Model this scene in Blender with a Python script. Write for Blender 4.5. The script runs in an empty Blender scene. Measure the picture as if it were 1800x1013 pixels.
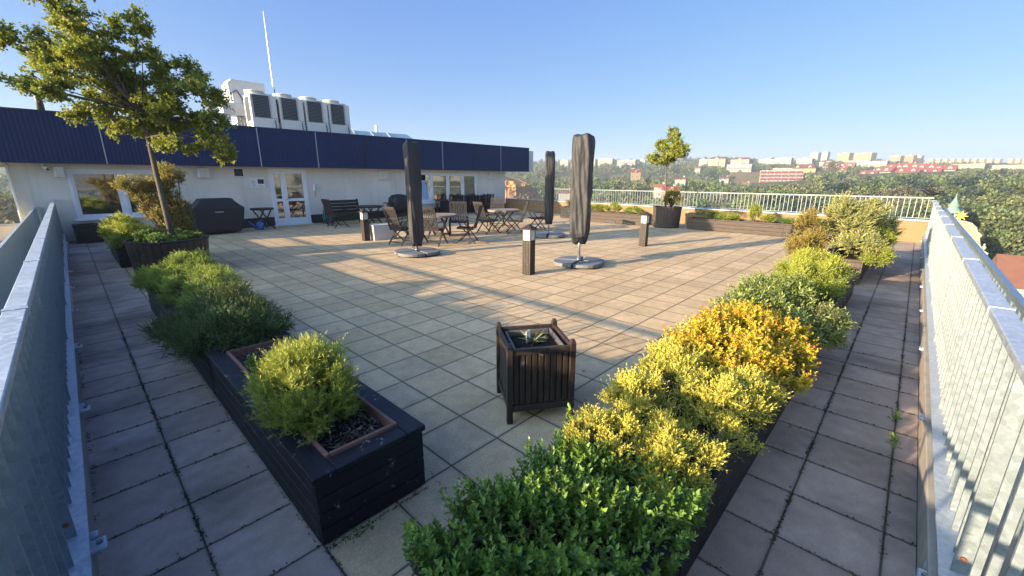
import bpy, math, random
import numpy as np
from mathutils import Vector, Matrix
PI = math.pi
R = math.radians
random.seed(5)
rng = np.random.default_rng(11)
S = bpy.context.scene
COL = S.collection
CAM_Z = 1.744

# ------------------------------------------------------------------ helpers
def tag(o, label=None, cat=None, group=None, kind=None):
    if label: o['label'] = label
    if cat: o['category'] = cat
    if group: o['group'] = group
    if kind: o['kind'] = kind
    return o

def thing(name, label, cat, loc=(0, 0, 0), rz=0.0, group=None):
    o = bpy.data.objects.new(name, None)
    COL.objects.link(o)
    o.location = loc
    o.rotation_euler = (0, 0, rz)
    o.empty_display_size = .1
    return tag(o, label, cat, group)

def kids(o):
    return [c for c in ALLKIDS.get(o.name, [])]
ALLKIDS = {}

def dup(root, loc=None, rz=None, label=None, group=None):
    def rec(o, par):
        c = o.copy()
        COL.objects.link(c)
        if par is not None:
            c.parent = par
            ALLKIDS.setdefault(par.name, []).append(c)
        for ch in kids(o):
            rec(ch, c)
        return c
    r = rec(root, None)
    if loc is not None: r.location = loc
    if rz is not None: r.rotation_euler = (0, 0, rz)
    if label: r['label'] = label
    if group: r['group'] = group
    return r

class MB:
    """collects shapes, build() links them as ONE mesh object"""
    def __init__(s): s.v = []; s.f = []; s.M = Matrix.Identity(4)
    def add(s, vs, fs):
        b = len(s.v)
        s.v += [tuple(s.M @ Vector(p)) for p in vs]
        s.f += [tuple(i + b for i in f) for f in fs]
        return s
    def box(s, x0, x1, y0, y1, z0, z1):
        return s.add([(x0, y0, z0), (x1, y0, z0), (x1, y1, z0), (x0, y1, z0), (x0, y0, z1), (x1, y0, z1), (x1, y1, z1), (x0, y1, z1)],
                     [(0, 3, 2, 1), (4, 5, 6, 7), (0, 1, 5, 4), (1, 2, 6, 5), (2, 3, 7, 6), (3, 0, 4, 7)])
    def bar(s, a, b, w, d, up=(0, 0, 1)):
        a, b = Vector(a), Vector(b)
        t = (b - a).normalized(); u = Vector(up)
        if abs(t.dot(u)) > .98: u = Vector((0, 1, 0))
        x = t.cross(u).normalized() * w / 2; y = x.cross(t).normalized() * d / 2
        vs = [p + i * x + j * y for p in (a, b) for i, j in ((-1, -1), (1, -1), (1, 1), (-1, 1))]
        return s.add(vs, [(3, 2, 1, 0), (4, 5, 6, 7), (0, 1, 5, 4), (1, 2, 6, 5), (2, 3, 7, 6), (3, 0, 4, 7)])
    def tube(s, pts, rad, n=8, cap=True):
        pts = [Vector(p) for p in pts]
        rr = rad if hasattr(rad, '__len__') else [rad] * len(pts)
        rings = []
        ref = Vector((.31, .77, .12)).normalized()
        for i, p in enumerate(pts):
            t = (pts[min(i + 1, len(pts) - 1)] - pts[max(i - 1, 0)]).normalized()
            u = Vector((0, 0, 1)) if abs(t.z) < .7 else Vector((1, 0, 0))
            x = t.cross(u).normalized(); y = x.cross(t)
            rings.append([p + (x * math.cos(2 * PI * k / n) + y * math.sin(2 * PI * k / n)) * rr[i] for k in range(n)])
        return s.loft(rings, cap)
    def loft(s, rings, cap=True, close=True):
        n = len(rings[0]); vs = [p for r in rings for p in r]; fs = []
        for i in range(len(rings) - 1):
            for k in range(n if close else n - 1):
                fs.append((i * n + k, i * n + (k + 1) % n, (i + 1) * n + (k + 1) % n, (i + 1) * n + k))
        if cap:
            fs.append(tuple(range(n - 1, -1, -1))); fs.append(tuple((len(rings) - 1) * n + k for k in range(n)))
        return s.add(vs, fs)
    def lathe(s, prof, c=(0, 0, 0), n=24, cap=True):
        return s.loft([[(c[0] + r * math.cos(2 * PI * k / n), c[1] + r * math.sin(2 * PI * k / n), c[2] + z) for k in range(n)] for r, z in prof], cap)
    def prism(s, poly, z0, z1):
        n = len(poly)
        return s.add([(x, y, z0) for x, y in poly] + [(x, y, z1) for x, y in poly],
                     [tuple(range(n - 1, -1, -1)), tuple(range(n, 2 * n))] + [(k, (k + 1) % n, n + (k + 1) % n, n + k) for k in range(n)])
    def build(s, name, mat, parent=None, bevel=0, smooth=False, seg=2):
        me = bpy.data.meshes.new(name)
        me.from_pydata(s.v, [], s.f); me.update()
        return link(name, me, mat, parent, bevel, smooth, seg)

def link(name, me, mat, parent=None, bevel=0, smooth=False, seg=2):
    o = bpy.data.objects.new(name, me)
    COL.objects.link(o)
    me.materials.append(mat)
    if parent is not None:
        o.parent = parent
        ALLKIDS.setdefault(parent.name, []).append(o)
    if smooth:
        me.polygons.foreach_set('use_smooth', [True] * len(me.polygons))
    if bevel:
        m = o.modifiers.new('bevel', 'BEVEL'); m.width = bevel; m.segments = seg; m.limit_method = 'ANGLE'; m.angle_limit = R(40)
    return o

# ------------------------------------------------------------------ materials
class NT:
    def __init__(s, name):
        s.m = bpy.data.materials.new(name); s.m.use_nodes = True
        s.t = s.m.node_tree; s.t.nodes.clear()
        s.out = s.t.nodes.new('ShaderNodeOutputMaterial')
    def n(s, ty, ins=None, **props):
        nd = s.t.nodes.new('ShaderNode' + ty)
        for k, v in props.items(): setattr(nd, k, v)
        for k, v in (ins or {}).items(): s.set(nd.inputs[k], v)
        return nd
    def set(s, sock, v):
        if isinstance(v, bpy.types.NodeSocket): s.t.links.new(v, sock)
        elif isinstance(v, bpy.types.Node): s.t.links.new(v.outputs[0], sock)
        else:
            if sock.type == 'RGBA' and len(v) == 3: v = (*v, 1)
            sock.default_value = v
    def math(s, op, a, b=0.0, c=0.0):
        nd = s.n('Math', operation=op)
        s.set(nd.inputs[0], a); s.set(nd.inputs[1], b); s.set(nd.inputs[2], c)
        return nd.outputs[0]
    def mix(s, f, a, b, mode='MIX'):
        nd = s.n('Mix', data_type='RGBA', blend_type=mode)
        s.set(nd.inputs[0], f); s.set(nd.inputs[6], a); s.set(nd.inputs[7], b)
        return nd.outputs[2]
    def ss(s, x, a, b):
        nd = s.n('MapRange', interpolation_type='SMOOTHSTEP')
        s.set(nd.inputs[0], x); nd.inputs[1].default_value = a; nd.inputs[2].default_value = b
        return nd.outputs[0]
    def ramp(s, x, stops):
        nd = s.n('ValToRGB'); s.set(nd.inputs[0], x)
        e = nd.color_ramp.elements
        while len(e) < len(stops): e.new(.5)
        for k, (p, c) in enumerate(stops): e[k].position = p; e[k].color = (*c, 1)
        return nd.outputs[0]
    def noise(s, scale, detail=3, vec=None, rough=.55, obj=True):
        nd = s.n('TexNoise'); nd.inputs['Scale'].default_value = scale; nd.inputs['Detail'].default_value = detail; nd.inputs['Roughness'].default_value = rough
        s.set(nd.inputs['Vector'], vec if vec is not None else s.co())
        return nd.outputs[0]
    def co(s):
        if not hasattr(s, '_co'): s._co = s.n('TexCoord').outputs['Object']
        return s._co
    def pos(s):
        if not hasattr(s, '_p'): s._p = s.n('NewGeometry').outputs['Position']
        return s._p
    def bump(s, h, strength=.3, dist=.01):
        nd = s.n('Bump'); nd.inputs['Strength'].default_value = strength; nd.inputs['Distance'].default_value = dist
        s.set(nd.inputs['Height'], h); return nd.outputs[0]
    def finish(s, base, rough=.6, metal=0.0, normal=None, spec=.5, extra=None):
        p = s.n('BsdfPrincipled')
        s.set(p.inputs['Base Color'], base); s.set(p.inputs['Roughness'], rough); s.set(p.inputs['Metallic'], metal)
        p.inputs['Specular IOR Level'].default_value = spec
        if normal is not None: s.set(p.inputs['Normal'], normal)
        for k, v in (extra or {}).items(): s.set(p.inputs[k], v)
        s.t.links.new(p.outputs[0], s.out.inputs[0])
        s.p = p
        return s.m

def simple(name, c, rough=.6, metal=0.0, var=.18, scale=8, bump=0, spec=.5, stretch=None):
    t = NT(name)
    v = t.co()
    if stretch:
        mp = t.n('Mapping'); t.set(mp.inputs[0], v); mp.inputs['Scale'].default_value = stretch; v = mp.outputs[0]
    n = t.noise(scale, 4, v)
    col = t.mix(n, tuple(x * (1 - var) for x in c), tuple(min(1, x * (1 + var)) for x in c))
    return t.finish(col, rough, metal, t.bump(n, .3, bump) if bump else None, spec)

def pavers():
    t = NT('concrete pavers')
    sep = t.n('SeparateXYZ', {0: t.pos()}); x, y = sep.outputs[0], sep.outputs[1]
    u = t.math('DIVIDE', t.math('SUBTRACT', x, .158), .4); v = t.math('DIVIDE', t.math('SUBTRACT', y, .218), .4)
    fl = t.n('CombineXYZ', {0: t.math('FLOOR', u), 1: t.math('FLOOR', v)})
    wn = t.n('TexWhiteNoise', {'Vector': fl}, noise_dimensions='3D')
    fu = t.math('ABSOLUTE', t.math('SUBTRACT', t.math('FRACT', u), .5)); fv = t.math('ABSOLUTE', t.math('SUBTRACT', t.math('FRACT', v), .5))
    big = t.noise(1.1, 5, t.pos()); mid = t.noise(9, 5, t.pos()); fine = t.noise(150, 3, t.pos(), .7); grit = t.noise(60, 4, t.pos(), .7)
    edge = t.math('ADD', t.math('MAXIMUM', fu, fv), t.math('MULTIPLY', t.math('SUBTRACT', mid, .5), .011))
    joint = t.ss(edge, .484, .4935)
    dirt = t.ss(edge, .43, .50)
    walk = t.math('MAXIMUM', t.math('LESS_THAN', x, .558), t.math('LESS_THAN', y, .5))
    main = t.mix(wn.outputs[0], (.455, .322, .178), (.565, .405, .235))
    old = t.mix(wn.outputs[0], (.34, .255, .20), (.45, .345, .275))
    old = t.mix(t.ss(big, .42, .68), old, (.19, .148, .12))
    main = t.mix(t.math('MULTIPLY', t.math('GREATER_THAN', wn.outputs[0], .90), .45), main, (.32, .245, .16))
    stain = t.noise(.55, 6, t.pos(), .65)
    main = t.mix(t.math('MULTIPLY', t.ss(stain, .55, .72), .38), main, (.29, .225, .15))
    base = t.mix(walk, main, old)
    sp = t.math('MULTIPLY_ADD', t.math('ADD', fine, grit), .95, .05)
    spk = t.mix(t.math('SUBTRACT', 1.0, t.math('MULTIPLY', walk, .55)), (1, 1, 1), t.n('CombineColor', {0: sp, 1: sp, 2: sp}).outputs[0])
    base = t.mix(1.0, base, spk, 'MULTIPLY')
    bl = t.math('MULTIPLY_ADD', t.math('ADD', big, mid), .62, .38)
    base = t.mix(1.0, base, t.n('CombineColor', {0: bl, 1: bl, 2: bl}).outputs[0], 'MULTIPLY')
    base = t.mix(t.math('MULTIPLY', dirt, .35), base, (.10, .09, .07))
    base = t.mix(joint, base, t.mix(t.ss(big, .45, .6), (.085, .072, .055), (.045, .05, .026)))
    h = t.math('SUBTRACT', t.math('MULTIPLY_ADD', t.math('ADD', fine, grit), .35, 0.0), t.math('MULTIPLY', joint, 1.6))
    return t.finish(base, .88, 0, t.bump(h, .55, .006), .25)

def galv(name='galvanised steel', c=(.20, .235, .255), metal=.2):
    t = NT(name)
    vo = t.n('TexVoronoi', {'Vector': t.co()}); vo.inputs['Scale'].default_value = 42
    vo2 = t.n('TexVoronoi', {'Vector': t.co()}); vo2.inputs['Scale'].default_value = 150
    g = t.n('RGBToBW', {0: vo.outputs['Color']}).outputs[0]; g2 = t.n('RGBToBW', {0: vo2.outputs['Color']}).outputs[0]
    n = t.noise(3.5, 5)
    f = t.math('ADD', t.math('MULTIPLY', g, .5), t.math('ADD', t.math('MULTIPLY', g2, .25), t.math('MULTIPLY', n, .35)))
    col = t.mix(f, tuple(x * .58 for x in c), tuple(min(.9, x * 1.25) for x in c))
    return t.finish(col, t.math('MULTIPLY_ADD', g, .2, .36), metal, t.bump(n, .15, .004), .5)

def wood(name, c, c2, along='x', rough=.65, wear=.0, plank=.0, spec=.4):
    t = NT(name)
    mp = t.n('Mapping'); t.set(mp.inputs[0], t.co())
    mp.inputs['Scale'].default_value = {'x': (1.2, 14, 14), 'y': (14, 1.2, 14), 'z': (14, 14, 1.2)}[along]
    n = t.noise(4, 6, mp.outputs[0], .65)
    col = t.mix(t.ss(n, .3, .7), c, c2)
    if wear:
        w = t.noise(16, 6, None, .75)
        col = t.mix(t.math('MULTIPLY', t.ss(w, .615, .68), wear), col, (.34, .33, .33))
        w2 = t.noise(2.2, 4, None, .6)
        col = t.mix(t.math('MULTIPLY', t.ss(w2, .5, .75), .35), col, tuple(min(1, v * 1.7 + .006) for v in c2))
    return t.finish(col, rough, 0, t.bump(n, .35, .004), spec)

def leafmat(name, stops, trans=.3, rough=.5, spec=.35):
    t = NT(name)
    a = t.n('Attribute', attribute_name='rnd')
    col = t.ramp(a.outputs['Fac'], stops)
    p = t.n('BsdfPrincipled'); t.set(p.inputs['Base Color'], col); p.inputs['Roughness'].default_value = rough; p.inputs['Specular IOR Level'].default_value = spec
    tr = t.n('BsdfTranslucent'); t.set(tr.inputs[0], t.mix(.35, col, (.35, .42, .03)))
    mx = t.n('MixShader'); mx.inputs[0].default_value = trans
    t.t.links.new(p.outputs[0], mx.inputs[1]); t.t.links.new(tr.outputs[0], mx.inputs[2]); t.t.links.new(mx.outputs[0], t.out.inputs[0])
    return t.m

def stucco():
    t = NT('white render'); n = t.noise(55, 5, t.pos(), .7); b = t.noise(.9, 5, t.pos())
    mp = t.n('Mapping'); t.set(mp.inputs[0], t.pos()); mp.inputs['Scale'].default_value = (6, 6, .35)
    st = t.noise(1.0, 5, mp.outputs[0], .7)
    c = t.mix(t.ss(b, .35, .7), (.74, .68, .595), (.65, .595, .515))
    c = t.mix(t.math('MULTIPLY', t.ss(st, .5, .72), .45), c, (.50, .455, .395))
    return t.finish(c, .9, 0, t.bump(n, .4, .004), .2)

def fasciamat():
    t = NT('navy ribbed cladding')
    sep = t.n('SeparateXYZ', {0: t.pos()})
    w = t.math('PINGPONG', sep.outputs[0], .045)
    rib = t.ss(w, .012, .030)
    n = t.noise(.6, 4, t.pos()); n2 = t.noise(5, 5, t.pos(), .7)
    c = t.mix(n, (.002, .011, .048), (.004, .021, .095))
    c = t.mix(t.math('MULTIPLY', t.math('SUBTRACT', 1.0, rib), .55), c, (.010, .030, .11))
    c = t.mix(t.math('MULTIPLY', t.ss(n2, .6, .8), .25), c, (.06, .06, .08))
    return t.finish(c, .38, 0, t.bump(rib, .5, .012), .22)

def glassmat():
    t = NT('window glass'); n = t.noise(.9, 2, t.pos())
    return t.finish((.016, .02, .024), .03, 0, t.bump(n, .06, .02), .8, {'IOR': 2.7})

def fabric(name, c, rough=.75):
    t = NT(name); n = t.noise(2.5, 5); f = t.noise(220, 2)
    return t.finish(t.mix(n, tuple(x * .75 for x in c), tuple(x * 1.3 for x in c)), rough, 0, t.bump(t.math('ADD', n, t.math('MULTIPLY', f, .2)), .35, .02), .35)

def facadewall(name, c, win=(.10, .12, .15), sx=.36, sz=.34, flo=2.9):
    """far wall: wall colour broken by a grid of small window openings"""
    t = NT(name)
    sep = t.n('SeparateXYZ', {0: t.co()})
    a = t.math('FRACT', t.math('DIVIDE', t.math('ADD', sep.outputs[0], t.math('MULTIPLY', sep.outputs[1], 1.0)), 3.0))
    b = t.math('FRACT', t.math('DIVIDE', sep.outputs[2], flo))
    m = t.math('MULTIPLY', t.math('LESS_THAN', t.math('ABSOLUTE', t.math('SUBTRACT', a, .5)), sx / 2), t.math('LESS_THAN', t.math('ABSOLUTE', t.math('SUBTRACT', b, .5)), sz / 2))
    n = t.noise(.25, 3)
    col = t.mix(n, tuple(x * .88 for x in c), c)
    return t.finish(t.mix(m, col, win), .8, 0, None, .3)

M = {}
M['paver'] = pavers()
M['galv'] = galv()
M['cap'] = galv('galvanised cap sheet', (.45, .49, .54), .4)
M['screen'] = galv('pale sheet metal', (.44, .50, .47), .1)
M['plaster'] = simple('sandy plaster', (.23, .145, .078), .9, var=.2, scale=5, bump=.01, spec=.2)
M['kerb'] = simple('concrete upstand', (.34, .30, .25), .9, var=.3, scale=7, bump=.01, spec=.2)
M['flash'] = simple('zinc flashing', (.42, .45, .49), .4, .5, var=.12)
M['black_wood'] = wood('black stained wood', (.008, .008, .012), (.018, .016, .021), 'y', .55, .8, 0, .3)
M['black_wood_x'] = wood('black stained wood lengthwise', (.010, .009, .012), (.022, .019, .022), 'x', .55, .8, 0, .3)
M['post_wood'] = wood('dark brown stained wood', (.020, .013, .010), (.045, .031, .025), 'z', .5, .35)
M['grey_wood'] = wood('weathered brown planks', (.045, .034, .028), (.085, .066, .055), 'y', .8)
M['grey_wood_z'] = wood('weathered brown staves', (.040, .030, .026), (.075, .058, .050), 'z', .8)
M['teak'] = wood('weathered dark teak', (.015, .0135, .013), (.042, .037, .036), 'z', .7)
M['teak_dark'] = wood('dark stained teak', (.014, .011, .011), (.032, .025, .024), 'z', .65)
M['tabletop'] = wood('greyed teak tabletop', (.15, .12, .10), (.24, .195, .16), 'x', .7)
M['terra'] = simple('terracotta', (.19, .09, .065), .75, var=.25, scale=12)
M['soil'] = simple('dark soil', (.022, .016, .012), .95, var=.5, scale=40, bump=.03, spec=.1)
M['plastic_pot'] = simple('grey plastic liner', (.07, .068, .068), .6, var=.2)
M['stucco'] = stucco()
M['fascia'] = fasciamat()
M['glass'] = glassmat()
M['white'] = simple('white window frame', (.74, .75, .76), .4, var=.05)
M['white_metal'] = simple('cream painted metal', (.70, .68, .62), .5, var=.08)
M['grille'] = simple('dark condenser grille', (.022, .024, .036), .55, var=.3, scale=60)
M['dark'] = simple('black plinth', (.012, .012, .016), .5, var=.3)
M['black_cover'] = fabric('black tarpaulin', (.014, .015, .022), .55)
M['umb'] = fabric('charcoal umbrella cover', (.026, .026, .030), .6)
M['concrete'] = simple('grey base weight', (.13, .135, .14), .7, var=.25, scale=9)
M['steel'] = simple('grey pole', (.22, .22, .23), .35, .6, var=.1)
M['frost'] = simple('frosted lamp pane', (.55, .53, .47), .35, var=.06)
M['blue'] = simple('blue plastic', (.06, .20, .52), .4, var=.1)
M['teal'] = simple('teal plastic', (.02, .20, .22), .4, var=.15)
M['whitebox'] = simple('pale grey planter box', (.50, .49, .48), .5, var=.06)
M['bark'] = simple('grey brown bark', (.10, .085, .072), .9, var=.45, scale=18, bump=.02, spec=.15)
M['twig'] = simple('brown twigs', (.07, .048, .034), .9, var=.4, spec=.15)
M['rust'] = simple('rusty bolt', (.23, .07, .03), .9, var=.4, scale=60)
M['poly'] = simple('milky skylight sheet', (.42, .50, .50), .3, var=.08)
M['pipe'] = simple('dark flue pipe', (.03, .03, .035), .5, .3)
M['roofing'] = simple('grey roofing felt', (.17, .17, .17), .9)
M['bird'] = simple('black feathers', (.012, .012, .014), .5, var=.4)
M['gold'] = simple('gilded star', (.6, .38, .06), .4, .6, var=.1)
M['copper'] = simple('green copper', (.14, .23, .18), .7, var=.3, scale=3)
M['yellow'] = simple('pale yellow church plaster', (.30, .26, .145), .85, var=.08)
M['cornice'] = simple('cream stone trim', (.33, .30, .22), .85, var=.1)
M['redroof'] = simple('red tile roof', (.17, .038, .026), .85, var=.3, scale=.8)
M['brick_roof'] = simple('brown red church roof', (.18, .075, .045), .85, var=.25, scale=.8)
M['maroon'] = simple('maroon roof', (.12, .042, .04), .85, var=.25, scale=.5)
M['redawn'] = simple('dark red sloping tiles', (.16, .032, .03), .8, var=.25, scale=.6)
M['hw'] = facadewall('far white wall', (.25, .245, .225))
M['hc'] = facadewall('far cream wall', (.26, .23, .175))
M['hy'] = facadewall('far yellow wall', (.26, .215, .11))
M['hl'] = facadewall('far lime yellow wall', (.235, .25, .115))
M['hp'] = facadewall('far peach wall', (.25, .18, .12))
M['ho'] = facadewall('far orange wall', (.26, .17, .075))
M['hg'] = facadewall('far pale grey wall', (.28, .28, .27), sx=.7)
M['flatroof'] = simple('far grey flat roof', (.33, .32, .31), .9)
M['rock'] = simple('orange sandstone', (.40, .225, .10), .95, var=.35, scale=.12, bump=1.0, spec=.1)
M['field'] = simple('brown ploughed field', (.10, .085, .05), .95, var=.25, scale=.1, spec=.1)
M['litter'] = leafmat('bark chips', [(0, (.03, .02, .013)), (.5, (.10, .07, .05)), (1, (.26, .21, .16))], 0)

def terrainmat():
    t = NT('valley ground'); n = t.noise(.02, 5, t.pos()); k = t.noise(.2, 4, t.pos())
    c = t.mix(t.ss(n, .4, .65), (.055, .068, .026), (.115, .105, .05))
    return t.finish(t.mix(k, c, (.06, .075, .03)), .95, 0, None, .1)
M['ground'] = terrainmat()

LM = {
 'privet': leafmat('privet leaves', [(0, (0.055, 0.105, 0.018)), (.6, (0.127, 0.220, 0.033)), (1, (0.231, 0.352, 0.061))], .25, .42, .45),
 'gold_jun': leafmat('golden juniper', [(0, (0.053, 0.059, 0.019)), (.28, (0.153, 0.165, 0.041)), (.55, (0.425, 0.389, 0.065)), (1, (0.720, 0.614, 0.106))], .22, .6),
 'dark_jun': leafmat('dark juniper', [(0, (0.020, 0.035, 0.015)), (.6, (0.061, 0.099, 0.033)), (1, (0.143, 0.187, 0.055))], .15, .6),
 'olive_jun': leafmat('olive juniper', [(0, (0.077, 0.066, 0.031)), (.35, (0.209, 0.220, 0.083)), (.75, (0.363, 0.363, 0.121)), (1, (0.462, 0.385, 0.132))], .2, .6),
 'lime': leafmat('lime thread foliage', [(0, (0.056, 0.084, 0.018)), (.5, (0.213, 0.258, 0.039)), (1, (0.470, 0.470, 0.067))], .3, .55),
 'limegreen': leafmat('green thread foliage', [(0, (0.045, 0.078, 0.018)), (.5, (0.146, 0.213, 0.038)), (1, (0.381, 0.426, 0.067))], .25, .55),
 'spirea': leafmat('orange spirea leaves', [(0, (0.140, 0.140, 0.022)), (.25, (0.389, 0.346, 0.038)), (.72, (0.626, 0.454, 0.043)), (.9, (0.583, 0.259, 0.038)), (1, (0.432, 0.108, 0.032))], .3, .5),
 'feather': leafmat('feathery yellow green foliage', [(0, (0.094, 0.127, 0.022)), (.5, (0.253, 0.297, 0.050)), (1, (0.462, 0.462, 0.088))], .3, .55),
 'leafy': leafmat('grey green glossy leaves', [(0, (.05, .075, .018)), (.5, (.16, .205, .05)), (1, (.34, .37, .12))], .25, .4, .5),
 'tree': leafmat('maple leaves', [(0, (0.073, 0.098, 0.022)), (.5, (0.207, 0.244, 0.039)), (.9, (0.390, 0.378, 0.055)), (1, (0.439, 0.293, 0.061))], .38, .5),
 'brown_bush': leafmat('bronze green leaves', [(0, (.08, .075, .025)), (.5, (.25, .20, .055)), (1, (.46, .33, .09))], .3, .5),
 'dull_bush': leafmat('dull olive leaves', [(0, (.04, .048, .02)), (.6, (.11, .115, .045)), (1, (.22, .205, .08))], .2, .5),
 'strawberry': leafmat('bright ground cover leaves', [(0, (.03, .07, .014)), (.6, (.08, .16, .03)), (1, (.18, .27, .05))], .3, .5),
 'grass': leafmat('grey grass tuft', [(0, (.10, .12, .07)), (.6, (.22, .25, .17)), (1, (.42, .36, .20))], .3, .6),
 'moss': leafmat('moss and weeds', [(0, (.012, .016, .006)), (.6, (.03, .045, .012)), (1, (.06, .09, .02))], .1, .8),
 'f_olive': leafmat('hill tree olive', [(0, (0.047, 0.063, 0.033)), (.5, (0.118, 0.144, 0.060)), (1, (0.206, 0.227, 0.098))], .2, .7, .15),
 'f_green': leafmat('hill tree green', [(0, (0.038, 0.063, 0.028)), (.5, (0.090, 0.143, 0.052)), (1, (0.171, 0.228, 0.084))], .2, .7, .15),
 'f_dark': leafmat('hill tree dark', [(0, (0.013, 0.027, 0.025)), (.5, (0.032, 0.054, 0.043)), (1, (0.066, 0.094, 0.063))], .1, .7, .15),
 'f_brown': leafmat('hill tree brown', [(0, (0.066, 0.065, 0.046)), (.5, (0.131, 0.125, 0.083)), (1, (0.212, 0.193, 0.125))], .2, .7, .15),
}

# ------------------------------------------------------------------ foliage
def nrm(a): return a / np.maximum(np.linalg.norm(a, axis=1, keepdims=True), 1e-9)
def runit(n): return nrm(rng.normal(size=(n, 3)))

def quads_mesh(name, V, mat, parent=None, rnd=None):
    """V (nq*4,3): independent quads; rnd one value per quad"""
    nq = len(V) // 4
    me = bpy.data.meshes.new(name)
    me.vertices.add(nq * 4); me.vertices.foreach_set('co', np.ascontiguousarray(V, dtype=np.float32).ravel())
    me.loops.add(nq * 4); me.loops.foreach_set('vertex_index', np.arange(nq * 4, dtype=np.int32))
    me.polygons.add(nq); me.polygons.foreach_set('loop_start', np.arange(0, nq * 4, 4, dtype=np.int32))
    if rnd is not None:
        a = me.attributes.new('rnd', 'FLOAT', 'FACE'); a.data.foreach_set('value', np.asarray(rnd, dtype=np.float32))
    me.update(calc_edges=True)
    return link(name, me, mat, parent)

def leaf_quads(pos, d, up, L, W, fold=.12, two=True, curl=0.0):
    n = len(pos)
    L = np.broadcast_to(np.asarray(L, float), (n,))[:, None]; W = np.broadcast_to(np.asarray(W, float), (n,))[:, None]
    side = nrm(np.cross(d, up) + 1e-6 * runit(n)); nn = np.cross(side, d)
    tip = pos + d * L - nn * L * curl
    if two:
        r1 = pos + d * L * .32 + side * W * .5 + nn * W * fold; r2 = pos + d * L * .66 + side * W * .40 + nn * (W * fold - L * curl * .4)
        l1 = pos + d * L * .32 - side * W * .5 + nn * W * fold; l2 = pos + d * L * .66 - side * W * .40 + nn * (W * fold - L * curl * .4)
        return np.stack([pos, r1, r2, tip, pos, tip, l2, l1], 1).reshape(-1, 3)
    r1 = pos + d * L * .5 + side * W * .5 + nn * W * fold; l1 = pos + d * L * .5 - side * W * .5 + nn * W * fold
    return np.stack([pos, r1, tip, l1], 1).reshape(-1, 3)

def blob_pts(c, rad, n, sub=14, subr=.38, zmin=-.25):
    c = np.array(c, float); rad = np.array(rad, float)
    d = runit(sub * 6); d = d[d[:, 2] > zmin][:sub]
    sub = len(d)
    sc = c + d * rad * rng.uniform(.5, .86, (sub, 1)); sr = subr * rng.uniform(.65, 1.25, sub)
    k = rng.integers(0, sub, n)
    u = nrm(runit(n) + .75 * d[k])
    p = sc[k] + u * rad * (sr[k] * np.where(rng.random(n) < .16, rng.uniform(1.0, 1.45, n), rng.uniform(.45, 1.0, n)))[:, None]
    return p, nrm(u / rad), sc

def twig_leaves(A, D, length, nleaf, L, W, a0, a1, planar=False, jit=.15, two=True, fold=.12, curl=0.0, tone=None, tipgain=.5):
    """leaves along twigs; returns quads, rnd"""
    n = len(A); length = np.broadcast_to(np.asarray(length, float), (n,))
    ref = nrm(np.cross(D, runit(n))); ref2 = np.cross(D, ref)
    if planar:
        ref = nrm(np.cross(D, np.tile([0, 0, 1.], (n, 1)) + .35 * runit(n))); ref2 = np.cross(D, ref)
    Vs, Rs = [], []
    if tone is None: tone = rng.uniform(0, 1, n)
    for k in range(nleaf):
        t = (k + .6) / nleaf
        ang = k * 2.4 if not planar else (k % 2) * PI
        rad = nrm(ref * math.cos(ang) + ref2 * math.sin(ang) + jit * runit(n))
        al = a0 + (a1 - a0) * t
        d = nrm(D * math.cos(al) + rad * math.sin(al) + jit * .6 * runit(n))
        p = A + D * (length * t)[:, None]
        s = rng.uniform(.75, 1.2, n) * (1 - .35 * t * t)
        Vs.append(leaf_quads(p, d, nrm(D + .4 * runit(n)), L * s, W * s, fold, two, curl))
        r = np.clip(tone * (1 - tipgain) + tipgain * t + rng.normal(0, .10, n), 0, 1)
        Rs.append(np.repeat(r, 2 if two else 1))
    return np.concatenate(Vs), np.concatenate(Rs)

def branches(mb, base, tips, r0=.012, n=5):
    base = Vector(base)
    for t in tips:
        t = Vector(t); mid = (base + t) / 2 + Vector((random.uniform(-1, 1), random.uniform(-1, 1), .6)) * (t - base).length * .12
        mb.tube([base, mid, t], [r0, r0 * .7, r0 * .3], n)

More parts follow.
